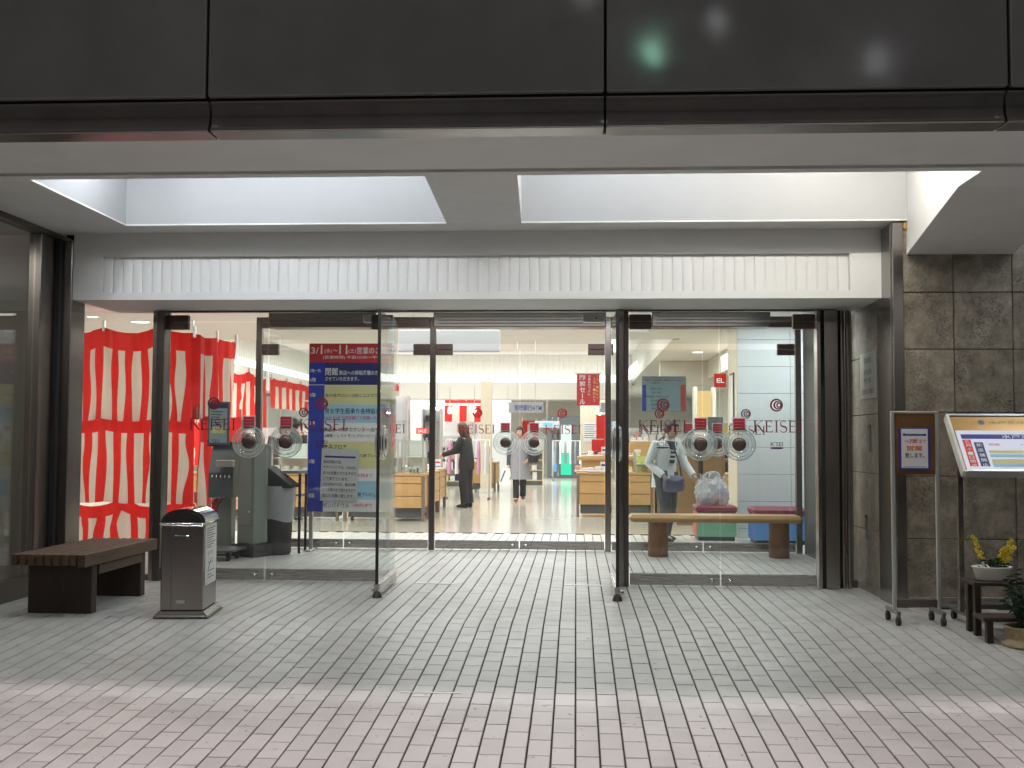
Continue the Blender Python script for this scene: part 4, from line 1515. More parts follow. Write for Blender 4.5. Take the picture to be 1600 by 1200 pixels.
# hanging blank board near the doors
hb = thing("hanging_board", "plain grey board hung from the shop ceiling just inside the doors", "hanging sign", (-1.55, 13.2, 2.28))
part(hb, "board", MB().box(-2.18, -.925, 13.18, 13.22, 2.285, 2.56, .01), "board_grey")
for x in (-2.0, -1.1):
    part(hb, "rod", MB().cyl((x, 13.2, 2.56), (x, 13.2, 2.749), .006, 8), "alu")
for (x, y, r, lab) in ((-5.73, 13.95, .115, "large round downlight above the striped curtain"), (-6.1, 13.35, .07, "small round downlight above the curtain by the steel post"),
                       (-4.65, 12.9, .07, "small round downlight above the double doors and curtain"),
                       (2.08, 18.8, .09, "square downlight nearest in the row over the right-hand counters"), (2.1, 21.0, .09, "middle downlight in the row over the right-hand counters"),
                       (2.1, 23.4, .09, "farthest downlight in the row over the right-hand counters")):
    d_ = thing("downlight", lab, "light", (x, y, ZF), group="recessed downlights in the shop ceiling")
    T = Matrix.Translation((x, y, 0))
    part(d_, "trim", MB().lathe([(r, ZF - .001), (r * 1.15, ZF - .012), (r * 1.2, ZF - .001)], 20, 0, T), "white_paint")
    part(d_, "lens", MB().lathe([(.0005, ZF - .006), (r * .99, ZF - .006)], 20, 0, T), "downlight")


# ================================================================== RED AND WHITE CURTAINS
def curtain(name_label, A, B, zt, zb, band_h, stripe, seed, sag=.05, wav=.34, group="red and white striped curtains", span=1.1, parent=None):
    r = random.Random(seed)
    A, B = Vector((*A, 0)), Vector((*B, 0))
    Ln = (B - A).length
    d = (B - A) / Ln
    nrm = Vector((d.y, -d.x, 0))
    ns = max(3, round(Ln / stripe))
    st = Ln / ns
    zl = [zt, zt - band_h * .5, zt - band_h] + [zt - band_h + (zb - zt + band_h) * i / 12 for i in range(1, 13)]
    ph = [r.uniform(0, 6.28) for _ in range(ns + 1)]
    am = [r.uniform(.15, 1.0) * wav * st for _ in range(ns + 1)]
    fq = [r.uniform(2.5, 8.0) for _ in range(ns + 1)]
    sub = 3
    mb = MB()
    vs, fs, ms = [], [], []
    ncol = ns * sub + 1
    for j, z in enumerate(zl):
        for c in range(ncol):
            i, q = divmod(c, sub)
            i2 = min(i + 1, ns)
            lower = max(0.0, (zt - band_h - z) / max(.01, (zt - band_h - zb)))

            def bx(k):
                if k == 0 or k == ns:
                    return k * st
                return k * st + am[k] * math.sin(ph[k] + fq[k] * (zt - z)) * min(1, 3 * lower)
            u = bx(i) + (bx(i2) - bx(i)) * q / sub if i < ns else bx(ns)
            sg = sag * (abs(math.sin(PI * u / span)) ** .8) * (1 - .5 * min(1, (zt - z) / .8))
            off = .025 * math.sin(u * 21 + ph[0] + .8 * math.sin(3 * z)) + .012 * math.sin(u * 47 + 2 * z)
            p = A + d * u + nrm * off
            vs.append((p.x, p.y, z - sg))
    for j in range(len(zl) - 1):
        for c in range(ncol - 1):
            fs.append((j * ncol + c, j * ncol + c + 1, (j + 1) * ncol + c + 1, (j + 1) * ncol + c))
            ms.append(0 if (j < 2 or (c // sub) % 2 == 0) else 1)
    o0 = len(mb.v)
    mb.add(vs, fs, 0, True)
    mb.m = ms
    cu = thing("striped_curtain", name_label, "curtain", ((A + B) / 2)[:2] + (zb,) if False else ((A.x + B.x) / 2, (A.y + B.y) / 2, zb), group=group)
    part(cu, "cloth", mb, ["curtain_red", "curtain_white"])
    npin = int(Ln / span) + 1
    for k in range(npin + 1):
        u = min(Ln, k * span)
        p = A + d * u
        part(cu, "peg", MB().box(p.x - .012, p.x + .012, p.y - .02, p.y + .02, zt - .05, zt + .07), "alu")
    return cu


curtain("upper red and white curtain nearest the glass beside the steel post", (-6.4, 11.62), (-4.16, 11.55), 2.43, 1.43, .21, .083, 3, sag=.07, span=.62)
curtain("middle tier of striped curtain behind the side window", (-6.4, 11.72), (-4.16, 11.65), 1.47, .52, .17, .083, 4, sag=.04, span=.62)
curtain("lowest crumpled tier of striped curtain near the floor", (-6.4, 11.82), (-4.16, 11.75), .56, .03, .14, .095, 5, sag=.10, wav=.45, span=.7)
curtain("upper striped curtain on the short return behind the double doors", (-4.14, 11.56), (-3.98, 12.5), 2.36, 1.43, .20, .10, 6, sag=.03, span=.5)
curtain("lower striped curtain on the short return behind the umbrella bag stand", (-4.13, 11.66), (-3.94, 12.6), 1.49, .40, .30, .10, 7, sag=.03, span=.5)
curtain("long striped curtain along the side of the shop under the glowing cove", (-6.70, 17.2), (-6.72, 23.2), 2.62, 1.50, .20, .22, 8, sag=.12, span=1.6)
curtain("red lower curtain along the side of the shop behind the umbrella bag stand", (-6.66, 17.2), (-6.68, 23.2), 1.52, .75, .45, .26, 9, sag=.05, span=1.6)
curtain("small striped curtain in the inner corner of the shop under the cove", (-6.70, 23.6), (-6.71, 27.6), 2.58, 1.92, .16, .30, 10, sag=.03, wav=.08, span=1.3)
curtain("striped curtain across the bulkhead behind the tall notice board", (-6.70, 27.70), (-4.55, 27.70), 2.66, 1.90, .18, .36, 11, sag=.02, wav=.03, span=1.1)
curtain("square striped curtain on the rear wall above the black-clad shopper", (-3.66, 30.2), (-2.42, 30.2), 2.36, 1.74, .10, .20, 12, sag=.02, wav=.03, span=.6)
curtain("small striped curtain at the far end of the shop aisle", (-1.9, 38.5), (-1.15, 38.5), 1.95, 1.25, .14, .2, 13, sag=.02, wav=.05, span=.5)


# ================================================================== COUNTERS
def make_counter(label, loc, rz, w=1.22, d=.62, h=.71, group="wooden shop counters"):
    t = thing("counter", label, "counter", loc, rz, group)
    part(t, "worktop", MB().box(-w / 2, w / 2, -d / 2, d / 2, h - .035, h, .005), "light_wood", local=True)
    z1, z0 = h - .04, .20
    rows = [(h - .145, h - .04), (h - .335, h - .15), (.20, h - .34)]
    for (a, b) in rows:
        for sx in (-1, 1):
            x0, x1 = sorted((sx * .004, sx * (w / 2 - .045)))
            part(t, "drawer", MB().box(x0, x1, -d / 2 + .01, -d / 2 + .04, a, b - .004, .003), "light_wood", local=True)
    part(t, "carcass", MB().box(-w / 2 + .03, w / 2 - .03, -d / 2 + .041, d / 2 - .03, .20, h - .036, .003), "light_wood", local=True)
    part(t, "underside", MB().box(-w / 2 + .06, w / 2 - .06, -d / 2 + .10, d / 2 - .06, .05, .199, .003), "machine_dark", local=True)
    for sx in (-1, 1):
        for sy in (-1, 1):
            x, y = sx * (w / 2 - .022), sy * (d / 2 - .03)
            part(t, "leg", MB().box(x - .022, x + .022, y - .025, y + .025, 0, h - .037, .003), "leg_wood", local=True)
    return t


ct = make_counter("wooden drawer counter at the aisle corner with glass cases on top", (-2.86, 16.45, 0), 0)
dup(ct, (-4.15, 16.45, 0), 0, "wooden drawer counter behind the tall notice board")
dup(ct, (-5.45, 16.45, 0), 0, "wooden drawer counter beyond the black bin and side table")
dup(ct, (-2.60, 17.75, 0), PI / 2, "wooden counter facing the aisle just behind the corner counter")
dup(ct, (-2.66, 19.10, 0), PI / 2, "wooden counter facing the aisle where the black-clad shopper stands")
dup(ct, (.62, 17.75, 0), 0, "wooden drawer counter on the aisle beside the dark steel post")
dup(ct, (1.90, 17.75, 0), 0, "wooden drawer counter behind the shopper in the white jacket")
dup(ct, (3.18, 17.75, 0), 0, "wooden drawer counter behind the white tiled pillar")
dup(ct, (-2.2, 26.4, 0), PI / 2, "pale counter far along the aisle behind the walking shopper")
up_ = thing("counter_riser", "wooden stepped display riser behind the aisle counter under the red sale banner", "display riser", (.55, 19.2, 0))
part(up_, "top_board", MB().box(.02, 1.15, 18.9, 19.5, .88, .94, .005), "light_wood")
part(up_, "pedestal", MB().box(.10, 1.08, 19.0, 19.45, 0, .88, .005), "light_wood")
cbn = thing("wall_cabinet", "wooden cabinet with two doors behind the yellow glass case", "cabinet", (1.75, 20.6, 0))
part(cbn, "body", MB().box(.95, 2.75, 20.4, 20.9, 0, 1.20, .005), "light_wood")
for i in range(3):
    part(cbn, "cabinet_door", MB().box(.98 + i * .59, 1.54 + i * .59, 20.375, 20.399, .85, 1.17, .004), "light_wood")
    part(cbn, "label_card", MB().box(1.08 + i * .59, 1.20 + i * .59, 20.371, 20.3745, 1.0, 1.06), "paper")


# glass cases and goods on the counters
def glass_case(label, x0, x1, y0, y1, z0, z1, back="paper_grey", inner=None):
    t = thing("display_case", label, "display case", ((x0 + x1) / 2, (y0 + y1) / 2, z0), group="glass display cases on the counters")
    gl = MB()
    gl.box(x0 + .01, x1 - .01, y0, y0 + .006, z0, z1)
    gl.box(x0 + .01, x1 - .01, y0 + .007, y1 - .012, z1 - .006, z1)
    part(t, "glass_panel", gl, "case_glass")
    part(t, "back_panel", MB().box(x0 + .01, x1 - .01, y1 - .01, y1, z0, z1), back)
    for x in (x0, x1):
        for y in (y0, y1):
            part(t, "corner_post", MB().box(x - .012, x + .012, y - .012, y + .012, z0, z1 + .05), "alu")
    part(t, "shelf", MB().box(x0 + .014, x1 - .014, y0 + .02, y1 - .014, (z0 + z1) / 2 - .006, (z0 + z1) / 2), "paper")
    if inner:
        q = random.Random(int(x0 * 100))
        for k in range(4):
            xx = x0 + .06 + (x1 - x0 - .12) * k / 3
            part(t, "display_card", MB().box(xx - .04, xx + .04, y0 + .06, y0 + .14, z0 + .01, z0 + .05 + q.random() * .06), inner)
    return t


glass_case("tall glass case with pinkish panel on the aisle corner counter", -3.40, -3.02, 16.3, 16.7, .712, 1.22, "store_ceiling", "goods_white")
glass_case("slim glass case in the middle of the corner counter", -2.94, -2.68, 16.3, 16.7, .712, 1.18, "paper", "goods_white")
glass_case("glass case at the aisle end of the corner counter", -2.58, -2.30, 16.3, 16.7, .712, 1.20, "store_ceiling", "goods_white")
glass_case("glass case of pale goods behind the tall notice board", -4.6, -4.05, 16.3, 16.7, .712, 1.15, "paper", "goods_white")
glass_case("rounded bright glass case behind the black bin", -5.55, -5.0, 16.3, 16.7, .712, 1.18, "paper", "goods_blue")
glass_case("glass case lined in bright yellow behind the shopper in white", .95, 1.62, 17.55, 17.95, .712, .98, "goods_yellow", "goods_yellow")
glass_case("glass case on the counter behind the white pillar edge", 1.72, 2.32, 17.55, 17.95, .712, .95, "paper", "goods_white")


def goods(label, x, y, z, kind, seed):
    q = random.Random(seed)
    t = thing("goods_tray", label, "goods", (x, y, z), q.uniform(-.2, .2), group="trays of goods on the counters")
    part(t, "tray", MB().box(-.17, .17, -.13, .13, .001, .03, .008), "goods_white", local=True)
    for k in range(5):
        xx, yy = -.12 + (k % 3) * .12, -.06 + (k // 3) * .11
        part(t, "packet", MB().box(xx - .045, xx + .045, yy - .04, yy + .04, .031, .05 + q.random() * .05, .008), kind[k % len(kind)], local=True)
    return t


for i, (x, y, z, kd, lab) in enumerate((
        (-2.62, 17.45, .712, ("goods_white", "paper"), "white packets on the counter behind the corner case"),
        (-2.60, 17.95, .712, ("goods_white", "goods_yellow"), "white and yellow packets midway along the aisle counters"),
        (-2.50, 18.75, .712, ("goods_blue", "goods_white"), "blue and white packets in front of the black-clad shopper"),
        (-2.72, 19.3, .712, ("goods_white", "goods_pink"), "pink and white packets beside the shopper's hand"),
        (.35, 17.6, .712, ("goods_white", "paper"), "white packets on the aisle counter under the sale banner"),
        (.55, 19.15, .942, ("goods_pink", "goods_white"), "pink packets on the stepped riser"),
        (-2.15, 26.0, .712, ("goods_pink", "goods_yellow"), "warm coloured packets on the far pale counter"),
        (-3.3, 16.2, .712, ("goods_white", "paper"), "white packets on the front edge of the corner counter"))):
    if i == 7:
        continue
    goods(lab, x, y, z, kd, 40 + i)

KINDS_ = (("goods_white", "paper"), ("goods_pink", "goods_white"), ("goods_blue", "paper", "goods_yellow"), ("cloth_navy", "goods_white"), ("goods_yellow", "cloth_pink"))
for i, (x, y, z, lab) in enumerate((
        (-4.75, 16.25, .712, "pale packets left of the glass case behind the notice board"), (-3.75, 16.3, .712, "pink packets between two glass cases behind the notice board"),
        (-4.9, 16.3, .712, "mixed packets beside the rounded glass case"), (-2.62, 17.1, .712, "navy and white packets just behind the corner glass cases"),
        (-2.55, 18.3, .712, "yellow packets halfway along the aisle counter"), (-2.72, 18.55, .712, "white packets stacked at the joint of the aisle counters"),
        (.15, 17.85, .712, "pink and white packets at the aisle end of the counter by the dark post"), (.72, 17.6, .712, "mixed packets next to the yellow lined case"),
        (.25, 19.3, .942, "navy packets on the aisle end of the stepped riser"), (.95, 19.2, .942, "yellow and pink packets on the far end of the stepped riser"),
        (1.2, 20.6, 1.202, "white packets on top of the wooden cabinet"), (1.9, 20.6, 1.202, "pink packets on top of the wooden cabinet"),
        (-2.25, 26.9, .712, "mixed packets at the far end of the pale counter"), (-2.4, 26.2, .712, "navy packets at the near end of the pale counter"))):
    goods(lab, x, y, z, KINDS_[i % 5], 70 + i)
for i, (x, y, z, lab) in enumerate(((-2.45, 17.3, .712, "white price card on the aisle counter near the corner cases"), (-2.42, 18.95, .712, "white price card in front of the black-clad shopper"),
                                    (.45, 17.5, .712, "white price card on the counter under the sale banner"), (-3.9, 16.2, .712, "white price card behind the tall notice board"),
                                    (.5, 18.95, .942, "white price card on the stepped riser"), (1.5, 17.5, .712, "white price card behind the shopper in white"))):
    t = thing("price_card", lab, "card", (x, y, z), group="price cards on the counters")
    part(t, "card", MB().box(x - .06, x + .06, y, y + .004, z + .06, z + .17), "paper")
    part(t, "print", MB().box(x - .045, x + .045, y - .003, y - .001, z + .10, z + .13), "ink_red" if i % 2 else "ink_navy")
    part(t, "stand", MB().box(x - .03, x + .03, y + .005, y + .03, z + .001, z + .06), "alu")
for i, (x, y, w, h_, kd, lab) in enumerate(((-6.0, 21.5, 1.2, 1.45, "goods_white", "tall shelf of white boxes along the side of the shop"), (-4.9, 26.0, 1.3, 1.30, "goods_blue", "shelf of blue and pale boxes before the bulkhead"),
                                            (-3.3, 28.9, 1.1, 1.35, "cloth_navy", "shelf of dark goods under the square striped curtain"), (-1.3, 30.0, .8, 1.25, "goods_pink", "shelf of warm goods beside the walking woman"),
                                            (1.45, 23.5, 1.0, 1.5, "goods_white", "tall shelf of pale boxes behind the wooden cabinet"), (3.1, 22.5, 1.2, 1.6, "cloth_navy", "tall shelf of dark goods in the far corner by the niche"))):
    q = random.Random(200 + i)
    t = thing("shelf_unit", lab, "shelves", (x, y, 0), group="shelf units in the shop")
    part(t, "back_panel", MB().box(x - w / 2, x + w / 2, y + .36, y + .39, 0, h_, .003), "white_tile")
    for sx in (-1, 1):
        xx = x + sx * (w / 2 - .012)
        part(t, "side_panel", MB().box(xx - .012, xx + .012, y, y + .359, 0, h_, .003), "beige_col")
    nz_ = 4
    for k in range(nz_):
        zz = .12 + k * (h_ - .14) / nz_
        part(t, "shelf", MB().box(x - w / 2 + .025, x + w / 2 - .025, y + .01, y + .355, zz, zz + .02), "beige_col")
        xx = x - w / 2 + .05
        while xx < x + w / 2 - .16:
            ww, hh_ = q.uniform(.08, .16), q.uniform(.10, (h_ - .14) / nz_ - .05)
            part(t, "box", MB().box(xx, xx + ww, y + q.uniform(.02, .08), y + .30, zz + .021, zz + .02 + hh_, .004), q.choice((kd, kd, "goods_white", "paper", "goods_yellow", "goods_pink")))
            xx += ww + q.uniform(.01, .05)

# clothes rails and far goods
for (x, y, kd, lab, n_) in ((-2.25, 22.6, "cloth_pink", "rail of pink and white garments behind the black-clad shopper", 6),
                            (-3.6, 24.5, "cloth_white", "rail of pale garments between the counters and rear wall", 8),
                            (-.25, 33.5, "cloth_grey", "rail of grey garments beside the green lit panel", 6)):
    t = thing("clothes_rail", lab, "clothes rail", (x, y, 0), group="clothes rails in the shop")
    part(t, "frame", MB().tube([(x - .45, y, .03), (x - .45, y, 1.22), (x + .45, y, 1.22), (x + .45, y, .03)], .014, 8), "chrome")
    for sx in (-.45, .45):
        part(t, "foot", MB().box(x + sx - .02, x + sx + .02, y - .22, y + .22, 0, .03, .005), "black_paint")
    for k in range(n_):
        xx = x - .38 + .76 * k / (n_ - 1)
        gmt = MB().tube([(xx, y, 1.205), (xx, y, 1.14), (xx, y, .98), (xx, y, .52)], [(.02, .02), (.17, .03), (.18, .036), (.20, .04)], 10, up=(1, 0, 0))
        part(t, "garment", gmt, kd if k % 2 == 0 else "cloth_white")
# pillar in the aisle
pc = thing("beige_pillar", "square beige pillar beside the aisle behind the black-clad shopper", "pillar", (-2.05, 25.5, 0))
part(pc, "shaft", MB().box(-2.22, -1.97, 25.3, 25.6, .1, 2.6, .01), "beige_col")
part(pc, "base_trim", MB().box(-2.24, -1.95, 25.28, 25.62, 0, .1, .006), "store_wall")
# lit drink panel and dark frames at the end
gp = thing("illuminated_display", "tall panel lit green below and white above at the end of the aisle", "lit panel", (-.33, 36, 0))
part(gp, "casing", MB().box(-.95, .15, 36.02, 36.3, 0, 2.05, .01), "machine_dark")
part(gp, "green_screen", MB().box(-.50, -.15, 36.0, 36.018, .10, .80, .004), "green_sign")
part(gp, "white_screen", MB().box(-.50, -.15, 36.0, 36.018, .815, 1.75, .004), "white_sign")
part(gp, "frame_bar", MB().box(-.62, -.55, 35.97, 36.018, .05, 2.0, .004), "chrome")
part(gp, "frame_bar", MB().box(-.80, -.76, 35.97, 36.018, .05, 2.0, .004), "chrome")
part(gp, "blue_screen", MB().box(-.75, -.63, 36.0, 36.018, .2, .85, .004), "box_sky")
cr_ = thing("store_column", "broad cream column with a pinned white notice right of the green panel", "pillar", (.6, 30, 0))
part(cr_, "shaft", MB().box(.12, .95, 30.0, 30.6, 0, 2.6, .01), "beige_col")
wn_ = thing("paper_notice", "white sheet of small print pinned on the cream column", "notice", (.45, 29.98, 1.4))
part(wn_, "sheet", MB().box(.20, .62, 29.985, 29.998, 1.2, 1.72), "paper")
wp = MB()
for q in range(7):
    put_rect(wp, -.18, .15 - .03 * (q % 3), .2 - q * .06, .215 - q * .06, face_m(.41, 29.983, 1.46))
part(wn_, "print", wp, "ink_navy")
for (x, y, z0, z1, w, lab) in ((.62, 26.5, 1.05, 1.85, .13, "tall red fabric banner beside the dark steel post"), (.50, 25.9, .85, 1.25, .13, "short red fabric banner below the tall one"), (-3.98, 20.5, 1.15, 1.95, .10, "slim red fabric banner beyond the open door")):
    b = thing("fabric_banner", lab, "banner", (x, y, z0), group="red fabric banners in the shop")
    part(b, "cloth", MB().box(x - w, x + w, y - .004, y + .004, z0, z1), "curtain_red")
    part(b, "rod", MB().cyl((x - w - .02, y, z1 + .01), (x + w + .02, y, z1 + .01), .008, 8), "alu")
# hanging red sale banner
sb = thing("sale_banner", "red hanging closing sale banner with white and yellow lettering over the aisle", "banner", (.18, 16.5, 1.74))
part(sb, "cloth", MB().box(.01, .357, 16.497, 16.503, 1.745, 2.225), "print_red")
part(sb, "rod", MB().cyl((-.01, 16.5, 2.235), (.377, 16.5, 2.235), .008, 8), "alu")
part(sb, "cord", MB().cyl((.18, 16.5, 2.24), (.18, 16.5, 2.749), .003, 6), "alu")
tw, ty = MB(), MB()
for i, c in enumerate("閉館セール"):
    if c == "ー":
        put_text(tw, "|", face_m(.095, 16.4955, 2.17 - i * .092), .012, .07, bold=.02)
    else:
        put_text(tw, c, face_m(.095, 16.4955, 2.17 - i * .092), .085, .078, bold=.035)
for i, c in enumerate("全館売りつくし"):
    put_text(tw, c, face_m(.20, 16.4955, 2.19 - i * .045), .038, .036, bold=.02)
for i, c in enumerate("三月十一日まで"):
    put_text(ty, c, face_m(.275, 16.4955, 2.15 - i * .055), .036, .036, bold=.02)
    put_text(ty, c, face_m(.322, 16.4955, 2.19 - i * .055), .030, .030, bold=.02)
part(sb, "lettering", tw, "ink_white", label="white lettering")
part(sb, "lettering", ty, "goods_yellow", label="yellow lettering")
# grey hanging bank sign, red square sign, teal notice, small sale sign
at = thing("hanging_sign", "grey hanging sign with navy bank ATM lettering above the aisle", "hanging sign", (-1.1, 24, 1.83))
part(at, "board", MB().box(-1.49, -.72, 23.98, 24.02, 1.83, 2.06, .005), "sign_grey")
am_ = MB()
put_text(am_, "常陽銀行ATM", face_m(-1.06, 23.977, 1.94), .60, .13, bold=.03)
part(at, "lettering", am_, "ink_navy")
for x in (-1.3, -.9):
    part(at, "cord", MB().cyl((x, 24, 2.06), (x, 24, 3.459), .006, 6), "alu")
a2 = thing("hanging_sign", "grey hanging sign with blue lettering glimpsed beside the dark post", "hanging sign", (.85, 24.5, 1.9))
part(a2, "board", MB().box(.55, 1.2, 24.48, 24.52, 1.86, 2.08, .005), "sign_grey")
am_ = MB()
put_text(am_, "売場", face_m(.78, 24.477, 1.97), .30, .15, bold=.03)
part(a2, "lettering", am_, "ink_navy")
part(a2, "cord", MB().cyl((.9, 24.5, 2.08), (.9, 24.5, 3.459), .006, 6), "alu")
b3 = thing("hanging_sign", "small grey hanging sign with blue mark at the far end of the aisle", "hanging sign", (-.8, 33, 1.7))
part(b3, "board", MB().box(-1.25, -.50, 32.98, 33.02, 1.62, 1.82, .005), "sign_grey")
part(b3, "blue_mark", MB().box(-1.0, -.72, 32.972, 32.979, 1.67, 1.77), "box_sky")
part(b3, "cord", MB().cyl((-.88, 33, 1.82), (-.88, 33, 2.599), .006, 6), "alu")
rs = thing("store_notice", "teal and grey printed notice hung inside the glass above the shopper in white", "notice", (.98, 12.32, 1.54))
part(rs, "sheet", MB().box(.74, 1.235, 12.30, 12.312, 1.545, 1.94, .002), "sign_teal")
rp, rk = MB(), MB()
Mr = Matrix.Translation((.9875, 12.2985, 1.7425)) @ Matrix.Rotation(PI / 2, 4, 'X')
put_rect(rp, -.245, -.20, -.195, .10, Mr, 0)
put_rect(rp, .185, .24, -.195, .10, Mr, 1)
put_rect(rp, -.245, .245, .105, .195, Mr, 2)
part(rs, "print", rp, ["print_blue", "ink_red", "sign_grey"])
for i, s in enumerate(("水戸京成は3月11日をもちまして", "閉店し新店舗へ移転いたします", "ご案内")):
    put_text(rk, s, face_m(.9875 - (.1 if i == 2 else 0), 12.2972, 1.925 - i * .03), .42 if i < 2 else .1, .020, bold=.01)
for i, s in enumerate(("新店舗のご案内", "泉町一丁目", "営業時間 10:00〜19:00", "地下1階 食品", "1階 婦人雑貨", "2階 婦人服")):
    put_text(rk, s, face_m(.90, 12.2972, 1.80 - i * .045), .020 * len(s) * .9, .022, bold=.01)
part(rs, "lettering", rk, "ink")
sq = thing("square_sign", "small lit red square sign with white mark beside the white pillar", "sign", (1.9, 14.6, 1.93))
part(sq, "panel", MB().box(1.835, 1.99, 14.58, 14.62, 1.93, 2.115, .004), "curtain_red")
qm = MB()
put_text(qm, "EL", face_m(1.915, 14.577, 2.02), .10, .06, bold=.04)
part(sq, "lettering", qm, "white_sign")
part(sq, "bracket", MB().cyl((1.915, 14.6, 2.115), (1.915, 14.6, 2.749), .006, 6), "alu")
ss = thing("sale_card", "small red sale card on the white fittings beyond the corner counter", "card", (-2.75, 20.2, 1.3))
part(ss, "card", MB().box(-2.98, -2.76, 20.2, 20.206, 1.33, 1.44), "ink_red")
qm = MB()
put_text(qm, "SALE", face_m(-2.87, 20.197, 1.385), .16, .06, bold=.02)
part(ss, "lettering", qm, "ink_white")
part(ss, "stem", MB().cyl((-2.87, 20.203, .0), (-2.87, 20.203, 1.33), .006, 6), "alu")
# pale fittings behind the corner counter
for (x0, x1, y, h_, lab) in ((-4.35, -3.55, 22.8, 2.15, "tall pale glass fitting beyond the corner counter"), (-3.35, -2.95, 23.6, 1.9, "narrow pale fitting with dark goods behind the black-clad shopper")):
    t = thing("shop_fitting", lab, "shop fitting", ((x0 + x1) / 2, y, 0), group="pale wall fittings in the shop")
    part(t, "back_panel", MB().box(x0, x1, y + .30, y + .33, 0, h_, .004), "white_tile")
    for x in (x0, (x0 + x1) / 2, x1):
        part(t, "upright", MB().box(x - .02, x + .02, y, y + .29, 0, h_, .004), "alu")
    for z in (.4, .8, 1.2, 1.6):
        part(t, "shelf", MB().box(x0 + .021, (x0 + x1) / 2 - .021, y + .02, y + .29, z, z + .02), "case_glass")
        part(t, "shelf", MB().box((x0 + x1) / 2 + .021, x1 - .021, y + .02, y + .29, z, z + .02), "case_glass")
        part(t, "goods", MB().box(x0 + .05, x0 + .20, y + .1, y + .25, z + .021, z + .16, .01), "cloth_navy" if x0 > -3.5 else "goods_white")
wf = thing("rear_partition", "bright white wall panels with grey uprights at the rear of the shop", "wall panel", (-4, 30.6, 0))
for i in range(7):
    x = -9.5 + i * 1.1
    part(wf, "panel", MB().box(x + .03, x + 1.07, 30.60, 30.64, 0, 2.45, .004), "white_tile")
    part(wf, "upright", MB().box(x - .028, x + .028, 30.55, 30.65, 0, 2.55, .004), "alu")
# track spotlights
for (x, y, z, lab) in ((-4.66, 25.0, 1.98, "first spotlight of the trio before the striped curtain"), (-4.50, 24.6, 1.90, "lowest spotlight of the trio before the striped curtain"), (-4.36, 24.9, 1.93, "last spotlight of the trio before the striped curtain"),
                       (-2.75, 21.5, 1.86, "spotlight over the pale fitting beside the slim banner"), (-2.55, 21.9, 1.80, "lower spotlight over the pale fitting"), (-2.1, 22.4, 1.83, "spotlight over the pink garments"),
                       (-1.72, 27.5, 2.10, "spotlight beside the grey bank sign"), (.52, 24.2, 1.84, "spotlight under the red sale banner")):
    t = thing("spotlight", lab, "spotlight", (x, y, z), group="small track spotlights in the shop")
    part(t, "shade", MB().lathe([(.02, .10), (.045, .07), (.055, 0)], 14, 0, Matrix.Translation((x, y, z))), "alu")
    part(t, "bulb", MB().ball((x, y, z), .05, n=12, m=8), "spot_bulb")
    part(t, "stem", MB().cyl((x, y, z + .10), (x, y, min(3.459, z + .5)), .008, 6), "alu")
part(thing("track_rail", "thin white lighting track over the striped curtain corner", "track", (-4.8, 25, 2.2)), "rail", MB().box(-6.3, -4.2, 25.02, 25.06, 2.10, 2.13), "white_paint")
part(thing("track_rail", "thin white lighting track in front of the square striped curtain", "track", (-3, 26, 2.1)), "rail", MB().box(-3.8, -1.9, 27.0, 27.05, 2.09, 2.14), "cove_light")  # rail given the glowing cove material instead of white paint

# right-hand zone: white pillar, stools, brown panels, warm niche
wpil = thing("tiled_pillar", "broad white tiled pillar behind the red topped stools", "pillar", (2.8, 14.2, 0))
part(wpil, "pillar_core", MB().box(2.045, 3.9, 13.915, 14.7, 0, 2.74), "dark_gap")
zz = [0.0, .12, .46, .80, 1.14, 1.48, 1.82, 2.16, 2.50, 2.74]
for j in range(len(zz) - 1):
    for (x0, x1) in ((2.04, 2.70), (2.70, 3.25), (3.25, 3.9)):
        part(wpil, "wall_tile", MB().box(x0 + .002, x1 - .002, 13.90, 13.914, zz[j] + .002, zz[j + 1] - .002, .002), "white_tile")
part(wpil, "side_panel", MB().box(2.03, 2.044, 13.905, 14.7, 0, 2.74, .002), "beige_col")
pf = thing("wall_poster", "narrow framed poster on the beige side of the white pillar", "poster", (2.02, 14.3, 1.5))
part(pf, "frame", MB().box(2.018, 2.029, 14.1, 14.45, 1.42, 2.1, .003), "black_paint")
part(pf, "sheet", MB().box(2.012, 2.0175, 14.13, 14.42, 1.45, 2.07), "paper")


def stool(label, x0, x1, y0, y1, front, side_, h=.34):
    t = thing("box_stool", label, "stool", ((x0 + x1) / 2, (y0 + y1) / 2, 0), group="box stools with red seats")
    part(t, "front_panel", MB().box(x0, x1, y0, y0 + .02, .05, h, .003), front)
    part(t, "side_panel", MB().box(x0, x0 + .02, y0 + .021, y1, .05, h, .003), side_)
    part(t, "side_panel", MB().box(x1 - .02, x1, y0 + .021, y1, .05, h, .003), front)
    part(t, "back_panel", MB().box(x0 + .021, x1 - .021, y1 - .02, y1, .05, h, .003), side_)
    part(t, "plinth", MB().box(x0 + .02, x1 - .02, y0 + .03, y1 - .03, 0, .05), "black_paint")
    part(t, "seat_cushion", MB().box(x0 - .01, x1 + .01, y0 - .01, y1 + .01, h + .001, h + .085, .022), "seat_maroon")
    return t


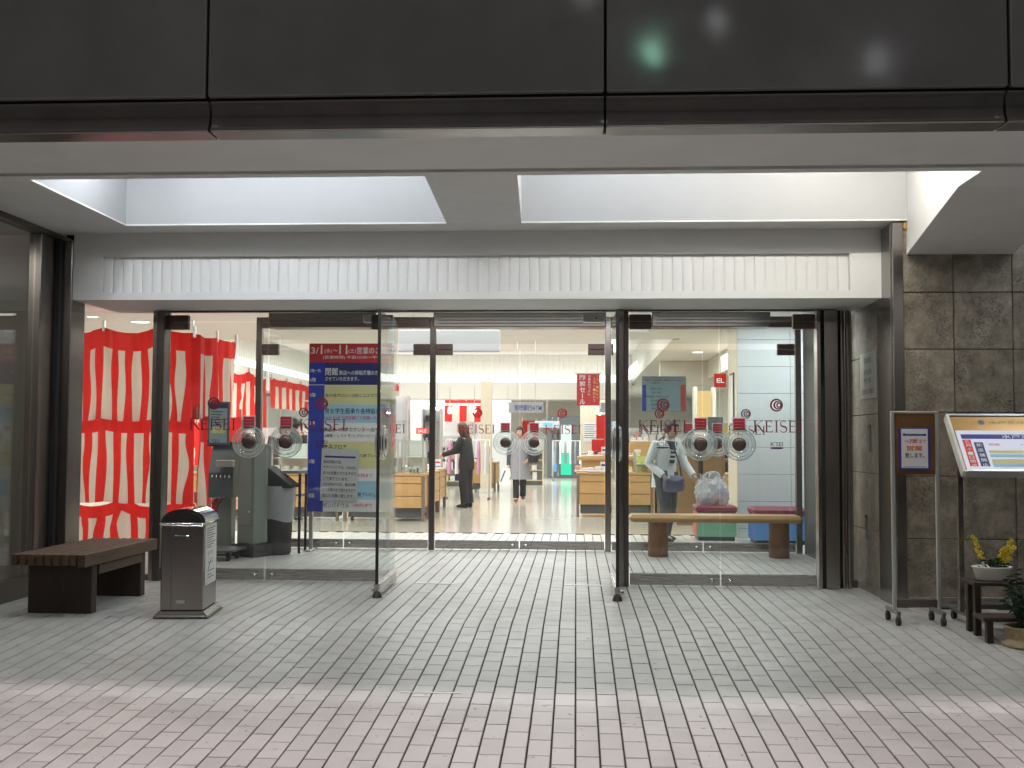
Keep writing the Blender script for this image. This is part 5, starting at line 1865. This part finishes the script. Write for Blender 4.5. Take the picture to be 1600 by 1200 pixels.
stool("box stool with green front and red side carrying the plastic bag", 1.475, 1.955, 13.45, 13.92, "box_green", "box_red")
stool("box stool with blue panels in front of the white tiled pillar", 2.10, 2.72, 13.02, 13.50, "box_sky", "box_blue")
bp_ = thing("wooden_screen", "brown wooden screen behind the plastic bag", "screen", (1.8, 16, 0))
part(bp_, "panel", MB().box(1.46, 1.78, 16.0, 16.05, 0, 1.12, .004), "brown_panel")
part(bp_, "panel", MB().box(1.84, 2.16, 16.0, 16.05, 0, 1.12, .004), "brown_panel")
part(bp_, "post", MB().box(1.785, 1.835, 15.98, 16.06, 0, 1.14, .004), "black_paint")
dk = thing("dark_partition", "dark upright panel beside the white pillar above the wooden screen", "panel", (2.06, 16.4, 1.2))
part(dk, "panel", MB().box(1.97, 2.19, 16.4, 16.45, 0, 1.58, .005), "machine_dark")
part(dk, "knob", MB().ball((2.08, 16.39, 1.35), .015), "chrome")
nc = thing("lit_niche", "warmly lit display niche glowing behind the shopper in white", "display niche", (2.2, 19, 1.6))
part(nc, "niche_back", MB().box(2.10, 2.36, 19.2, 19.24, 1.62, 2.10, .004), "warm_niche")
part(nc, "niche_frame", MB().box(2.04, 2.098, 19.0, 19.25, 1.50, 2.16, .004), "store_wall")
part(nc, "niche_frame", MB().box(2.362, 2.42, 19.0, 19.25, 1.50, 2.16, .004), "store_wall")
part(nc, "niche_shelf", MB().box(2.04, 2.42, 19.0, 19.25, 0, 1.498, .004), "store_wall")
hs = thing("bulkhead_beam", "brown ceiling beam crossing behind the row of downlights", "beam", (2.8, 20, 2.1))
part(hs, "beam_face", MB().box(1.6, 4.4, 20.9, 21.1, 2.28, 2.749, .01), "store_wall")
part(hs, "beam_side", MB().box(2.5, 2.7, 15.2, 20.89, 2.40, 2.749, .01), "store_wall")

# ---- clear plastic shopping bag on the green stool
pb = thing("plastic_bag", "clear plastic shopping bag stuffed with goods on the green stool", "bag", (1.69, 13.68, .427))
vs, fs = [], []
n = 40
rr_ = random.Random(9)
prof = [(.150, .0), (.185, .02), (.196, .08), (.198, .15), (.188, .21), (.172, .26), (.150, .295), (.140, .325), (.150, .35)]
lob = [rr_.uniform(0, 6.28) for _ in range(4)]
for i, (r, z) in enumerate(prof):
    for k in range(n):
        th = 2 * PI * k / n
        w = r * (1 + .07 * math.sin(3 * th + lob[0] + i * .5) + .045 * math.sin(8 * th + lob[1] + i * 1.1) + rr_.uniform(-.06, .06))
        top = max(0, i - 5)
        vs.append((1.69 + w * 1.02 * math.cos(th) + rr_.uniform(-.006, .006), 13.68 + w * (.62 - .09 * top) * math.sin(th), .428 + z + (.035 * math.sin(5 * th + lob[2]) * top / 3 if top else 0) + rr_.uniform(-.008, .008)))
for i in range(len(prof) - 1):
    for k in range(n):
        fs.append((i * n + k, i * n + (k + 1) % n, (i + 1) * n + (k + 1) % n, (i + 1) * n + k))
part(pb, "film", MB().add(vs, fs, 0, False), "plastic_film")
cnt = MB()
cnt.ball((1.62, 13.68, .53), .10, .07, .10)
part(pb, "contents", cnt, "goods_white")
part(pb, "contents", MB().ball((1.73, 13.66, .50), .09, .06, .07), "goods_pink")
part(pb, "contents", MB().ball((1.78, 13.69, .58), .06, .05, .07), "goods_blue")
for sx in (-1, 1):
    part(pb, "strap", MB().tube([(1.69 + sx * .10, 13.66, .765), (1.69 + sx * .075, 13.64 + sx * .03, .815), (1.69 + sx * .02, 13.64 + sx * .03, .835), (1.69 - sx * .03, 13.65 + sx * .03, .80), (1.69 - sx * .045, 13.66, .76)], [.010, .014, .012, .014, .008], 7), "plastic_film")

# ================================================================== OUTSIDE: BENCH, BIN
be = thing("bench", "dark brown slatted wooden bench on two thick slab legs", "bench", (-3.55, 7.9, 0))
sx0, sx1, sy0, sy1 = -3.80, -3.28, 7.16, 8.42
ns = 9
for i in range(ns):
    a = sx0 + (sx1 - sx0) * i / ns
    w = (sx1 - sx0) / ns
    hgt = .425
    if i == ns - 1:
        part(be, "slat", MB().box(a + .006, a + w, sy0, sy1, hgt - .085, hgt, .004), "bench_wood", label="deep front rail slat")
    else:
        part(be, "slat", MB().box(a + .010, a + w - .012, sy0, sy1, hgt - .075, hgt, .004), "bench_wood")
for y in (7.42, 8.27):
    part(be, "leg", MB().box(-3.78, -3.33, y - .045, y + .045, gz(y - .05) - .005, .345, .006), "bench_dark")
for y in (7.30, 7.80, 8.30):
    part(be, "batten", MB().box(-3.79, -3.32, y - .02, y + .02, .328, .348, .003), "bench_dark") if y == 7.80 else None
part(be, "stretcher", MB().box(-3.36, -3.32, 7.47, 8.22, .26, .33, .004), "bench_wood")
part(be, "screw", MB().cyl((-3.281, 7.42, .385), (-3.277, 7.42, .385), .008, 8), "black_paint")
part(be, "screw", MB().cyl((-3.281, 7.72, .385), (-3.277, 7.72, .385), .008, 8), "black_paint")

wb = thing("waste_bin", "polished steel waste bin with domed hood and notice stuck on its side", "bin", (-2.665, 7.43, 0), math.radians(6))
part(wb, "base_plate", MB().box(-.182, .182, -.225, .225, 0, .022, .006), "steel_dark", local=True)
part(wb, "base_plate", MB().prism([(-.175, .023), (.175, .023), (.15, .05), (-.15, .05)], -.21, .21), "steel", local=True)
part(wb, "body", MB().box(-.142, .142, -.20, .20, .051, .625, .008), "steel", local=True)
hd = MB()
pf_ = [(-.148, .626)] + [(-.148 * math.cos(PI * i / 14), .645 + .088 * math.sin(PI * i / 14)) for i in range(15)] + [(.148, .626)]
hd.prism(pf_, -.19, .206)
part(wb, "hood", hd, "chrome", local=True)
dk_ = MB()
pf_ = [(-.125 * math.cos(PI * i / 12), .645 + .066 * math.sin(PI * i / 12)) for i in range(13)]
dk_.prism(pf_, -.1935, -.1905)
part(wb, "opening", dk_, "black_paint", local=True)
part(wb, "rim", MB().tube([(-.15, -.206, .632), (.15, -.206, .632), (.15, .21, .632), (-.15, .21, .632), (-.15, -.206, .632)], .009, 8), "chrome", local=True)
part(wb, "door_seam", MB().box(-.071, -.068, -.2025, -.1995, .06, .60), "machine_dark", local=True)
part(wb, "handle", MB().box(-.05, .045, -.2045, -.199, .525, .55, .002), "machine_dark", local=True)
part(wb, "handle_lip", MB().box(-.052, .047, -.210, -.2046, .55, .556, .002), "chrome", local=True)
part(wb, "lock", MB().cyl((.062, -.199, .56), (.062, -.206, .56), .009, 10), "chrome", local=True)
part(wb, "maker_plate", MB().box(-.035, .02, -.203, -.1995, .10, .12, .001), "alu", local=True)
part(wb, "notice", MB().box(.1425, .1445, -.155, .165, .21, .62, .0008), "paper", local=True)
nt_ = MB()
Mn2 = Matrix.Translation((.1452, .005, .415)) @ Matrix.Rotation(PI / 2, 4, 'Z') @ Matrix.Rotation(PI / 2, 4, 'X')
for i in range(9):
    put_rect(nt_, -.13, .12 - .05 * (i % 3), .175 - i * .016, .180 - i * .016, Mn2)
put_text(nt_, "たばこの", Mn2 @ Matrix.Translation((-.02, .01, 0)), .16, .025)
for (a, b, c, d) in ((-.08, .06, -.06, -.055), (-.08, -.075, -.055, .0), (.055, .06, -.055, -.02), (-.1, .1, -.115, -.11), (-.1, .02, -.14, -.135), (-.1, .09, -.16, -.155)):
    put_rect(nt_, a, b, c, d, Mn2)
nt_.add([(-.09, -.105, 0), (-.07, -.105, 0), (.02, -.03, 0), (.0, -.03, 0)], [(0, 1, 2, 3)], 0, False, Mn2)
part(wb, "print", nt_, "ink", local=True)

# ================================================================== OUTSIDE: SIGN STANDS
s1 = thing("sign_stand", "slim wheeled sign stand with a small poster on a brown panel", "sign stand", (2.26, 7.5, 0))
for x in (2.118, 2.408):
    part(s1, "upright", MB().box(x - .012, x + .012, 7.43, 7.452, .10, 1.40, .003), "alu")
    part(s1, "foot_bar", MB().box(x - .012, x + .012, 7.34, 7.62, .07, .095, .003), "steel_dark")
    for y in (7.36, 7.60):
        part(s1, "caster_fork", MB().box(x - .012, x + .012, y - .012, y + .012, .045, .069, .002), "steel_dark")
        part(s1, "caster_wheel", MB().cyl((x - .012, y, .030), (x + .012, y, .030), .028, 14), "rubber")
part(s1, "crossbar", MB().box(2.131, 2.395, 7.434, 7.448, .115, .165, .003), "steel_dark")
part(s1, "top_bar", MB().box(2.106, 2.42, 7.43, 7.452, 1.4005, 1.415, .003), "alu")
part(s1, "panel", MB().box(2.131, 2.395, 7.434, 7.448, .99, 1.398, .003), "stand_brown")
po = MB()
Mq = Matrix.Translation((2.259, 7.4285, 1.163)) @ Matrix.Rotation(PI / 2, 4, 'X')
part(s1, "poster_frame", MB().box(2.155, 2.363, 7.4295, 7.433, 1.02, 1.305, .002), "ink_navy")
put_rect(po, -.087, .087, -.128, .133, Mq, 0)
put_rect(po, -.068, .068, .088, .099, Mq, 1, .0006)
put_rect(po, -.078, .078, -.122, -.119, Mq, 1, .0006)
for q in (-.068, .068):
    po.add([(q + .009 * math.cos(i * PI / 4), .0935 + .009 * math.sin(i * PI / 4), .0008) for i in range(8)], [tuple(range(8))], 1, False, Mq)
part(s1, "poster", po, ["paper", "ink_navy"])
pr_, pk_ = MB(), MB()


def Mt(dx, dz):
    return face_m(2.259 + dx, 7.4272, 1.163 + dz)


put_text(pr_, "午後", Mt(-.052, .050), .026, .014)
put_text(pr_, "7時", Mt(-.006, .051), .056, .036, bold=.03)
put_text(pr_, "まで", Mt(.052, .049), .044, .026, bold=.03)
put_text(pk_, "致します。", Mt(0, -.043), .125, .034, bold=.03)
part(s1, "lettering", pr_, "ink_red", label="red lettering")
po2 = MB()
put_text(po2, "営業", Mt(0, .005), .105, .034, bold=.04)
part(s1, "lettering", po2, "ink_orange", label="orange lettering")
part(s1, "lettering", pk_, "ink", label="black lettering")
gb2 = MB()
put_text(gb2, "本日の営業時間", face_m(2.27, 7.4332, 1.355), .12, .016)
gd_ = MB()
gd_.add([(2.19 + .012 * math.cos(i * PI / 6), 7.4332, 1.355 + .012 * math.sin(i * PI / 6)) for i in range(12)], [tuple(range(12))])
part(s1, "panel_lettering", gb2, "machine_dark")
part(s1, "panel_disc", gd_, "machine_dark")

# tilted lit board
s2 = thing("lit_sign_board", "slanted lit information board on legs with a gold brown header", "sign board", (3.1, 7.45, 0))
tb_, bb_ = Vector((0, 7.60, 1.40)), Vector((0, 7.27, 1.015))
dirv = (bb_ - tb_)
Lb = dirv.length
tilt = math.atan2(.33, .385)
MB2 = Matrix.Translation((3.12, 7.435, 1.2075)) @ Matrix.Rotation(PI / 2 - tilt, 4, 'X')     # local x right, y up the slope, z out
hw, hh = .60, Lb / 2
part(s2, "housing", MB().box(-hw + .022, hw - .022, -hh + .022, hh - .022, -.05, .0, .003, 0, MB2), "gold_brown")
part(s2, "edge_frame", MB().box(-hw, -hw + .02, -hh, hh, -.055, .008, .003, 0, MB2), "pot_white")
part(s2, "edge_frame", MB().box(hw - .02, hw, -hh, hh, -.055, .008, .003, 0, MB2), "pot_white")
part(s2, "edge_frame", MB().box(-hw + .021, hw - .021, -hh, -hh + .02, -.055, .008, .003, 0, MB2), "alu")
part(s2, "edge_frame", MB().box(-hw + .021, hw - .021, hh - .02, hh, -.055, .008, .003, 0, MB2), "alu")
part(s2, "lit_face", MB().box(-hw + .03, hw - .03, -hh + .022, hh - .15, .0005, .003, 0, 0, MB2), "lit_sign")
hp = MB()
put_text(hp, "水戸京成百貨店", MB2 @ Matrix.Translation((-.12, hh - .075, .0015)), .42, .030)
ld_ = MB()
ld_.add([(-.38 + .022 * math.cos(i * PI / 8), hh - .075 + .022 * math.sin(i * PI / 8), .0015) for i in range(16)], [tuple(range(16))], 0, False, MB2)
part(s2, "header_lettering", hp, "machine_dark")
part(s2, "header_disc", ld_, "machine_dark")
ft = MB()
Mz = MB2 @ Matrix.Translation((0, 0, .004))
f0, f1 = -hw + .055, hw - .06
put_rect(ft, f0, f1, hh - .225, hh - .185, Mz, 0)
put_rect(ft, f0 - .0, f0 + .055, -hh + .045, hh - .232, Mz, 1)
put_rect(ft, f0 + .07, f0 + .13, -hh + .045, hh - .255, Mz, 2)
for (a, b, mi) in ((hh - .35, hh - .325, 3), (hh - .385, hh - .357, 4), (hh - .44, hh - .40, 3), (-hh + .04, -hh + .075, 4)):
    put_rect(ft, f0 + .15, f1, a, b, Mz, mi)
part(s2, "print", ft, ["ink_navy", "ink_red", "print_navy", "print_yellow", "print_sky"])
wt, kt, rt, w2, w3 = MB(), MB(), MB(), MB(), MB()
put_text(wt, "水戸京成営業ご案内", MB2 @ Matrix.Translation((0.0, hh - .205, .005)), .56, .032, bold=.02)
for i, c in enumerate("三月十一日閉店"):
    put_text(w2, c, MB2 @ Matrix.Translation((f0 + .0275, hh - .25 - i * .034, .005)), .032, .026, bold=.01)
for i, c in enumerate("新店舗開店"):
    put_text(w3, c, MB2 @ Matrix.Translation((f0 + .10, hh - .28 - i * .043, .005)), .034, .028, bold=.01)
put_text(rt, "閉館", MB2 @ Matrix.Translation((f0 + .20, hh - .275, .005)), .07, .020, bold=.02)
for i, s in enumerate(("3/1(水)〜11(土)の営業のご案内をいたします", "友の会サロン・商品券カウンターは5階へ", "学生服承り会特設会場 5階", "食品フロアは3/8(水)で終了いたします", "喫茶・レストランは3/5(日)まで")):
    put_text(kt, s, MB2 @ Matrix.Translation((.10, hh - .275 - i * .040 - (.012 if i else 0), .005)), .55 - .05 * (i % 3), .017)
part(s2, "lettering", wt, "ink_white", label="white lettering")
part(s2, "lettering", w2, "ink_white", label="white lettering down the red strip")
part(s2, "lettering", w3, "ink_white", label="white lettering down the navy strip")
part(s2, "lettering", kt, "ink_navy", label="navy lettering")
part(s2, "lettering", rt, "ink_red", label="red lettering")
for x in (2.59, 3.65):
    part(s2, "leg", MB().box(x - .018, x + .018, 7.53, 7.57, .075, 1.26, .003), "steel")
    part(s2, "foot_bar", MB().box(x - .018, x + .018, 7.36, 7.72, .055, .074, .003), "steel_dark")
    for y in (7.38, 7.70):
        part(s2, "caster_wheel", MB().cyl((x - .013, y, .027), (x + .013, y, .027), .027, 14), "rubber")
part(s2, "stretcher", MB().box(2.61, 3.63, 7.54, 7.56, .09, .12, .003), "steel_dark")

# ================================================================== OUTSIDE: PLANT STAND AND POTS
ps = thing("plant_stand", "dark two-step wooden plant stand in front of the stone wall", "plant stand", (2.85, 7.1, 0))
part(ps, "upper_shelf", MB().box(2.50, 3.10, 7.06, 7.30, .305, .33, .004), "bench_dark")
part(ps, "lower_shelf", MB().box(2.485, 3.10, 6.86, 7.055, .115, .14, .004), "bench_dark")
for x in (2.53, 3.06):
    part(ps, "leg", MB().box(x - .02, x + .02, 7.20, 7.24, gz(7.2) - .004, .304, .003), "bench_dark")
    part(ps, "leg", MB().box(x - .02, x + .02, 7.075, 7.115, gz(7.1) - .004, .304, .003), "bench_dark")
    part(ps, "leg", MB().box(x - .02, x + .02, 6.88, 6.92, gz(6.9) - .004, .114, .003), "bench_dark")
ov = thing("flower_pot", "shallow oval white pot of yellow flowers on the upper shelf", "flower pot", (2.65, 7.16, .331))
part(ov, "bowl", MB().lathe([(.0005, .331), (.092, .331), (.098, .338), (.118, .405), (.126, .412), (.126, .420), (.118, .420), (.112, .400), (.0005, .398)], 30, 0, Matrix.Translation((2.65, 7.16, 0)), sy=.72), "pot_white")
part(ov, "soil", MB().lathe([(.0005, .403), (.108, .401)], 24, 0, Matrix.Translation((2.65, 7.16, 0)), sy=.70), "soil")
part(ov, "plant_tag", MB().box(2.565, 2.582, 7.10, 7.102, .40, .455, 0, 0), "paper")
fx = random.Random(21)
stems = MB()
for (bx_, tx, tz) in ((2.60, 2.535, .60), (2.70, 2.765, .59), (2.68, 2.71, .52), (2.72, 2.78, .545)):
    path = [(bx_, 7.16, .40), (bx_ + (tx - bx_) * .3, 7.155, .40 + (tz - .40) * .5), (tx, 7.15, tz)]
    stems.tube(path, [.004, .0035, .002], 6)
    for k in range(9):
        u = .35 + .65 * k / 8
        px, pz_ = bx_ + (tx - bx_) * u ** 1.3, .40 + (tz - .40) * u
        fl_ = MB()
        r_ = .011 + .004 * fx.random()
        cx_, cy_, cz_ = px + fx.uniform(-.013, .013), 7.145 + fx.uniform(-.015, .01), pz_ + fx.uniform(-.006, .006)
        for pth in range(5):
            an = 2 * PI * pth / 5 + fx.random()
            fl_.ball((cx_ + r_ * .7 * math.cos(an), cy_, cz_ + r_ * .7 * math.sin(an)), r_ * .55, r_ * .3, r_ * .55, 6, 4)
        part(ov, "flower", fl_, "petal")
part(ov, "stem", stems, "leaf")


def leaf_blade(mb, base, d, ln, w, droop=.3):
    d = Vector(d).normalized()
    s_ = d.cross(Vector((0, 0, 1)))
    if s_.length < .1:
        s_ = Vector((1, 0, 0))
    s_.normalize()
    b = Vector(base)
    m1 = b + d * ln * .5 + Vector((0, 0, .02 * ln))
    t_ = b + d * ln - Vector((0, 0, droop * ln))
    n_ = Vector((0, 0, .0012))
    mb.add([b + n_, m1 - s_ * w + n_, t_ + n_, m1 + s_ * w + n_, b - n_, m1 - s_ * w - n_, t_ - n_, m1 + s_ * w - n_],
           [(0, 1, 2), (0, 2, 3), (4, 6, 5), (4, 7, 6), (0, 4, 5, 1), (1, 5, 6, 2), (2, 6, 7, 3), (3, 7, 4, 0)])


lf = MB()
for k in range(60):
    a = fx.uniform(0, 2 * PI)
    r_ = fx.uniform(.0, .07)
    leaf_blade(lf, (2.65 + r_ * math.cos(a) * 1.1, 7.16 + r_ * .6 * math.sin(a), .40 + fx.uniform(0, .05)), (math.cos(a), math.sin(a), fx.uniform(.2, 1.4)), fx.uniform(.035, .075), fx.uniform(.006, .012))
part(ov, "foliage", lf, "leaf")
bk_ = thing("basket_planter", "leafy dark green shrub in a pale woven basket on the paving", "potted plant", (2.72, 6.83, gz(6.83)))
zb_ = gz(6.83)
wv = MB()
wv.lathe([(.0005, zb_), (.135, zb_), (.14, zb_ + .02), (.105, zb_ + .035), (.10, zb_ + .05), (.112, zb_ + .11), (.12, zb_ + .118), (.104, zb_ + .118), (.098, zb_ + .10), (.0005, zb_ + .098)], 30, 0, Matrix.Translation((2.72, 6.83, 0)))
part(bk_, "basket", wv, "wicker")
rbm = MB()
for k in range(30):
    a = 2 * PI * k / 30
    rbm.tube([(2.72 + .104 * math.cos(a), 6.83 + .104 * math.sin(a), zb_ + .05), (2.72 + .116 * math.cos(a), 6.83 + .116 * math.sin(a), zb_ + .112)], .005, 5)
part(bk_, "weave", rbm, "wicker")
part(bk_, "soil", MB().lathe([(.0005, zb_ + .104), (.097, zb_ + .102)], 20, 0, Matrix.Translation((2.72, 6.83, 0))), "soil")
stm = MB()
lv = MB()
for k in range(16):
    a = fx.uniform(0, 2 * PI)
    tip = Vector((2.72 + fx.uniform(.02, .17) * math.cos(a), 6.83 + fx.uniform(.02, .13) * math.sin(a), zb_ + fx.uniform(.18, .46)))
    b0 = Vector((2.72 + .03 * math.cos(a), 6.83 + .03 * math.sin(a), zb_ + .10))
    mid = b0.lerp(tip, .5) + Vector((0, 0, .03))
    stm.tube([b0, mid, tip], [.005, .004, .002], 5)
    for q in range(16):
        u = .25 + .75 * q / 15
        p_ = b0.lerp(mid, u * 2) if u < .5 else mid.lerp(tip, u * 2 - 1)
        an = fx.uniform(0, 2 * PI)
        leaf_blade(lv, p_, (math.cos(an), math.sin(an), fx.uniform(-.1, .8)), fx.uniform(.03, .06), fx.uniform(.006, .012))
part(bk_, "stem", stm, "leaf_dark")
part(bk_, "foliage", lv, "leaf_dark")
part(bk_, "plant_tag", MB().box(2.70, 2.75, 6.70, 6.702, zb_ + .30, zb_ + .318, 0, 0, None), "paper")

# ================================================================== PEOPLE
person("woman shopper in a white jacket and grey trousers carrying a purple shoulder bag", (1.09, 13.42, 0), math.radians(40), 1.52,
       J=dict(pelvis=(0, .02, .83), waist=(0, .0, .95), chest=(0, -.03, 1.11), neck=(0, -.06, 1.24), head=(0, -.115, 1.385),
              shL=(-.165, -.02, 1.20), elL=(-.20, .09, .96), wrL=(-.13, -.10, .80),
              shR=(.165, -.03, 1.20), elR=(.21, -.12, .96), wrR=(.19, -.30, .80),
              knL=(-.09, -.10, .45), anL=(-.09, -.07, .075), toL=(-.10, -.22, .025),
              knR=(.09, .0, .44), anR=(.09, .10, .075), toR=(.10, -.03, .025)),
       outfit=dict(top='cloth_white', legs='cloth_charcoal', shoes='cloth_black', hem=.66, hem_r=(.19, .155), fat=.92, flare=1.12, shirt=["cloth_black", "cloth_white"],
                   shirt_bands=[(.10, .24, 0), (.24, .32, 1), (.32, .42, 0), (.42, .50, 1), (.50, .60, 0), (.60, .66, 1), (.66, .98, 0)]), hair='hair', head_nod=.25)
bgp = thing("shoulder_bag", "soft purple grey shoulder bag held at the hip of the shopper in white", "bag", (1.17, 13.2, .7))
Mb_ = Matrix.Translation((1.17, 13.18, .70)) @ Matrix.Rotation(math.radians(15), 4, 'Z')
bgm = MB()
bgm.tube([(0, 0, -.10), (0, 0, -.085), (0, 0, -.02), (0, 0, .06), (0, 0, .095), (0, 0, .10)], [(.05, .03), (.125, .055), (.14, .07), (.13, .055), (.10, .03), (.05, .015)], 18, 0, M=Mb_, up=(0, 1, 0))
part(bgp, "bag_body", bgm, "bag_purple")
part(bgp, "flap", MB().tube([(-.11, -.045, .06), (0, -.075, .03), (.11, -.045, .06)], .022, 8, 0, M=Mb_), "bag_purple")
part(bgp, "strap", MB().tube([Mb_ @ Vector((.10, 0, .08)), (1.24, 13.20, .95), (1.17, 13.27, 1.16), (1.06, 13.38, 1.26), (.97, 13.50, 1.18)], .009, 8), "cloth_navy")
part(bgp, "buckle", MB().ball(Mb_ @ Vector((-.08, -.06, .075)), .012), "chrome")

person("long-haired woman in black leaning over the corner of the counters", (-1.98, 19.68, 0), math.radians(-108), 1.56,
       J=dict(chest=(0, -.03, 1.13), neck=(0, -.05, 1.265), head=(0, -.09, 1.415),
              shL=(-.16, -.03, 1.22), elL=(-.20, -.20, 1.02), wrL=(-.17, -.42, .97),
              shR=(.16, -.03, 1.22), elR=(.20, -.16, 1.0), wrR=(.14, -.40, .94)),
       outfit=dict(top='cloth_black', legs='cloth_black', shoes='cloth_black', hem=.68, hem_r=(.185, .135), flare=1.25, fat=.96), hair='hair_brown', long_hair=True, head_nod=.15)
person("walking woman in a long grey sleeveless coat with red shoes", (-1.12, 21.7, 0), math.radians(3), 1.50,
       J=dict(knL=(-.075, -.07, .45), anL=(-.07, -.05, .08), toL=(-.085, -.19, .03), knR=(.075, -.01, .45), anR=(.065, .12, .12), toR=(.075, -.02, .04),
              elL=(-.215, .05, .98), wrL=(-.225, -.04, .74), elR=(.22, .02, .99), wrR=(.16, -.15, .86)),
       outfit=dict(top='cloth_grey', sleeve='cloth_charcoal', legs='cloth_black', shoes='shoe_red', hem=.46, hem_r=(.245, .17), flare=.95, fat=1.10, top_name='coat'), hair='hair', head_turn=-.3)
wbg = thing("paper_bag", "white carrier bag with a blue stripe in the walking woman's hand", "bag", (-1.40, 21.62, .5))
part(wbg, "bag_body", MB().prism([(-.13, .34), (.12, .34), (.10, .66), (-.06, .66)], 21.58, 21.66, 0, Matrix.Translation((-1.40, 0, 0))), "paper")
part(wbg, "stripe", MB().prism([(-.10, .40), (-.075, .40), (.01, .62), (-.015, .62)], 21.574, 21.579, 0, Matrix.Translation((-1.40, 0, 0))), "ink_navy")
part(wbg, "strap", MB().tube([(-1.44, 21.62, .66), (-1.385, 21.62, .74), (-1.33, 21.62, .66)], .006, 6), "paper")
hbg = thing("handbag", "black handbag tucked under the walking woman's arm", "bag", (-.84, 21.55, .95))
part(hbg, "bag_body", MB().tube([(-.84, 21.52, .78), (-.84, 21.52, .82), (-.83, 21.54, .95), (-.85, 21.55, 1.04)], [(.06, .04), (.10, .06), (.11, .06), (.06, .03)], 14, up=(0, 1, 0)), "cloth_black")
part(hbg, "strap", MB().tube([(-.86, 21.52, 1.02), (-.90, 21.50, 1.16), (-.93, 21.62, 1.24)], .01, 8), "cloth_black")
person("shop clerk in a dark suit behind the display counters, face showing", (-5.62, 18.2, 0), math.radians(-70), 1.57,
       outfit=dict(top='cloth_black', legs='cloth_black', shoes='cloth_black', hem=.68, hem_r=(.185, .135)), hair='hair')
person("dark-haired clerk bending beside the glass case behind the counters", (-5.18, 18.9, 0), math.radians(30), 1.55,
       J=dict(chest=(0, -.08, 1.11), neck=(0, -.14, 1.23), head=(0, -.20, 1.36)),
       outfit=dict(top='cloth_black', legs='cloth_black', shoes='cloth_black', hem=.66, hem_r=(.185, .135)), hair='hair')
person("customer in a dark coat with her back turned at the counters by the notice board", (-4.55, 17.4, 0), math.radians(165), 1.58,
       outfit=dict(top='cloth_black', legs='cloth_charcoal', shoes='cloth_black', hem=.55, hem_r=(.21, .16), fat=1.08, top_name='coat'), hair='hair')

# ================================================================== STREET BEHIND THE VIEWER (seen only in reflections)
ow = MB().box(-30, 30, -16.5, -16, -1.5, 14)
ob_ = thing("street_building", "dark plain building across the street", "building", (0, -16.2, -1.4))
part(ob_, "facade", ow, "street_wall")
for (x, y, z, r, m_, h_) in ((1.62, -12.0, 9.6, .12, "street_green", .15), (6.35, -12.0, 9.3, .09, "street_white", .14), (.15, -12.0, 10.9, .06, "street_white", .12), (3.0, -12.0, 10.2, .05, "street_white", .14)):
    t = thing("street_lamp", "street lamp with a %s head across the road" % {1.62: "green", 6.35: "broad white", .15: "high white", 3.0: "tiny white"}[x], "street lamp", (x, y, -1.2))
    part(t, "pole", MB().tube([(x, y - .3, -1.2), (x, y - .3, z - .2), (x, y, z + h_ + .05)], .06, 8), "steel_dark")
    part(t, "lamp_head", MB().ball((0, 0, 0), r * .62, r * .62, h_ * 1.7, 12, 8, 0, Matrix.Translation((x, y, z)) @ Matrix.Rotation(math.radians(-24), 4, 'Y')), m_)
    part(t, "hood", MB().lathe([(.03, h_ + .06), (r * 1.2, h_)], 12, 0, Matrix.Translation((x, y, z))), "steel_dark")
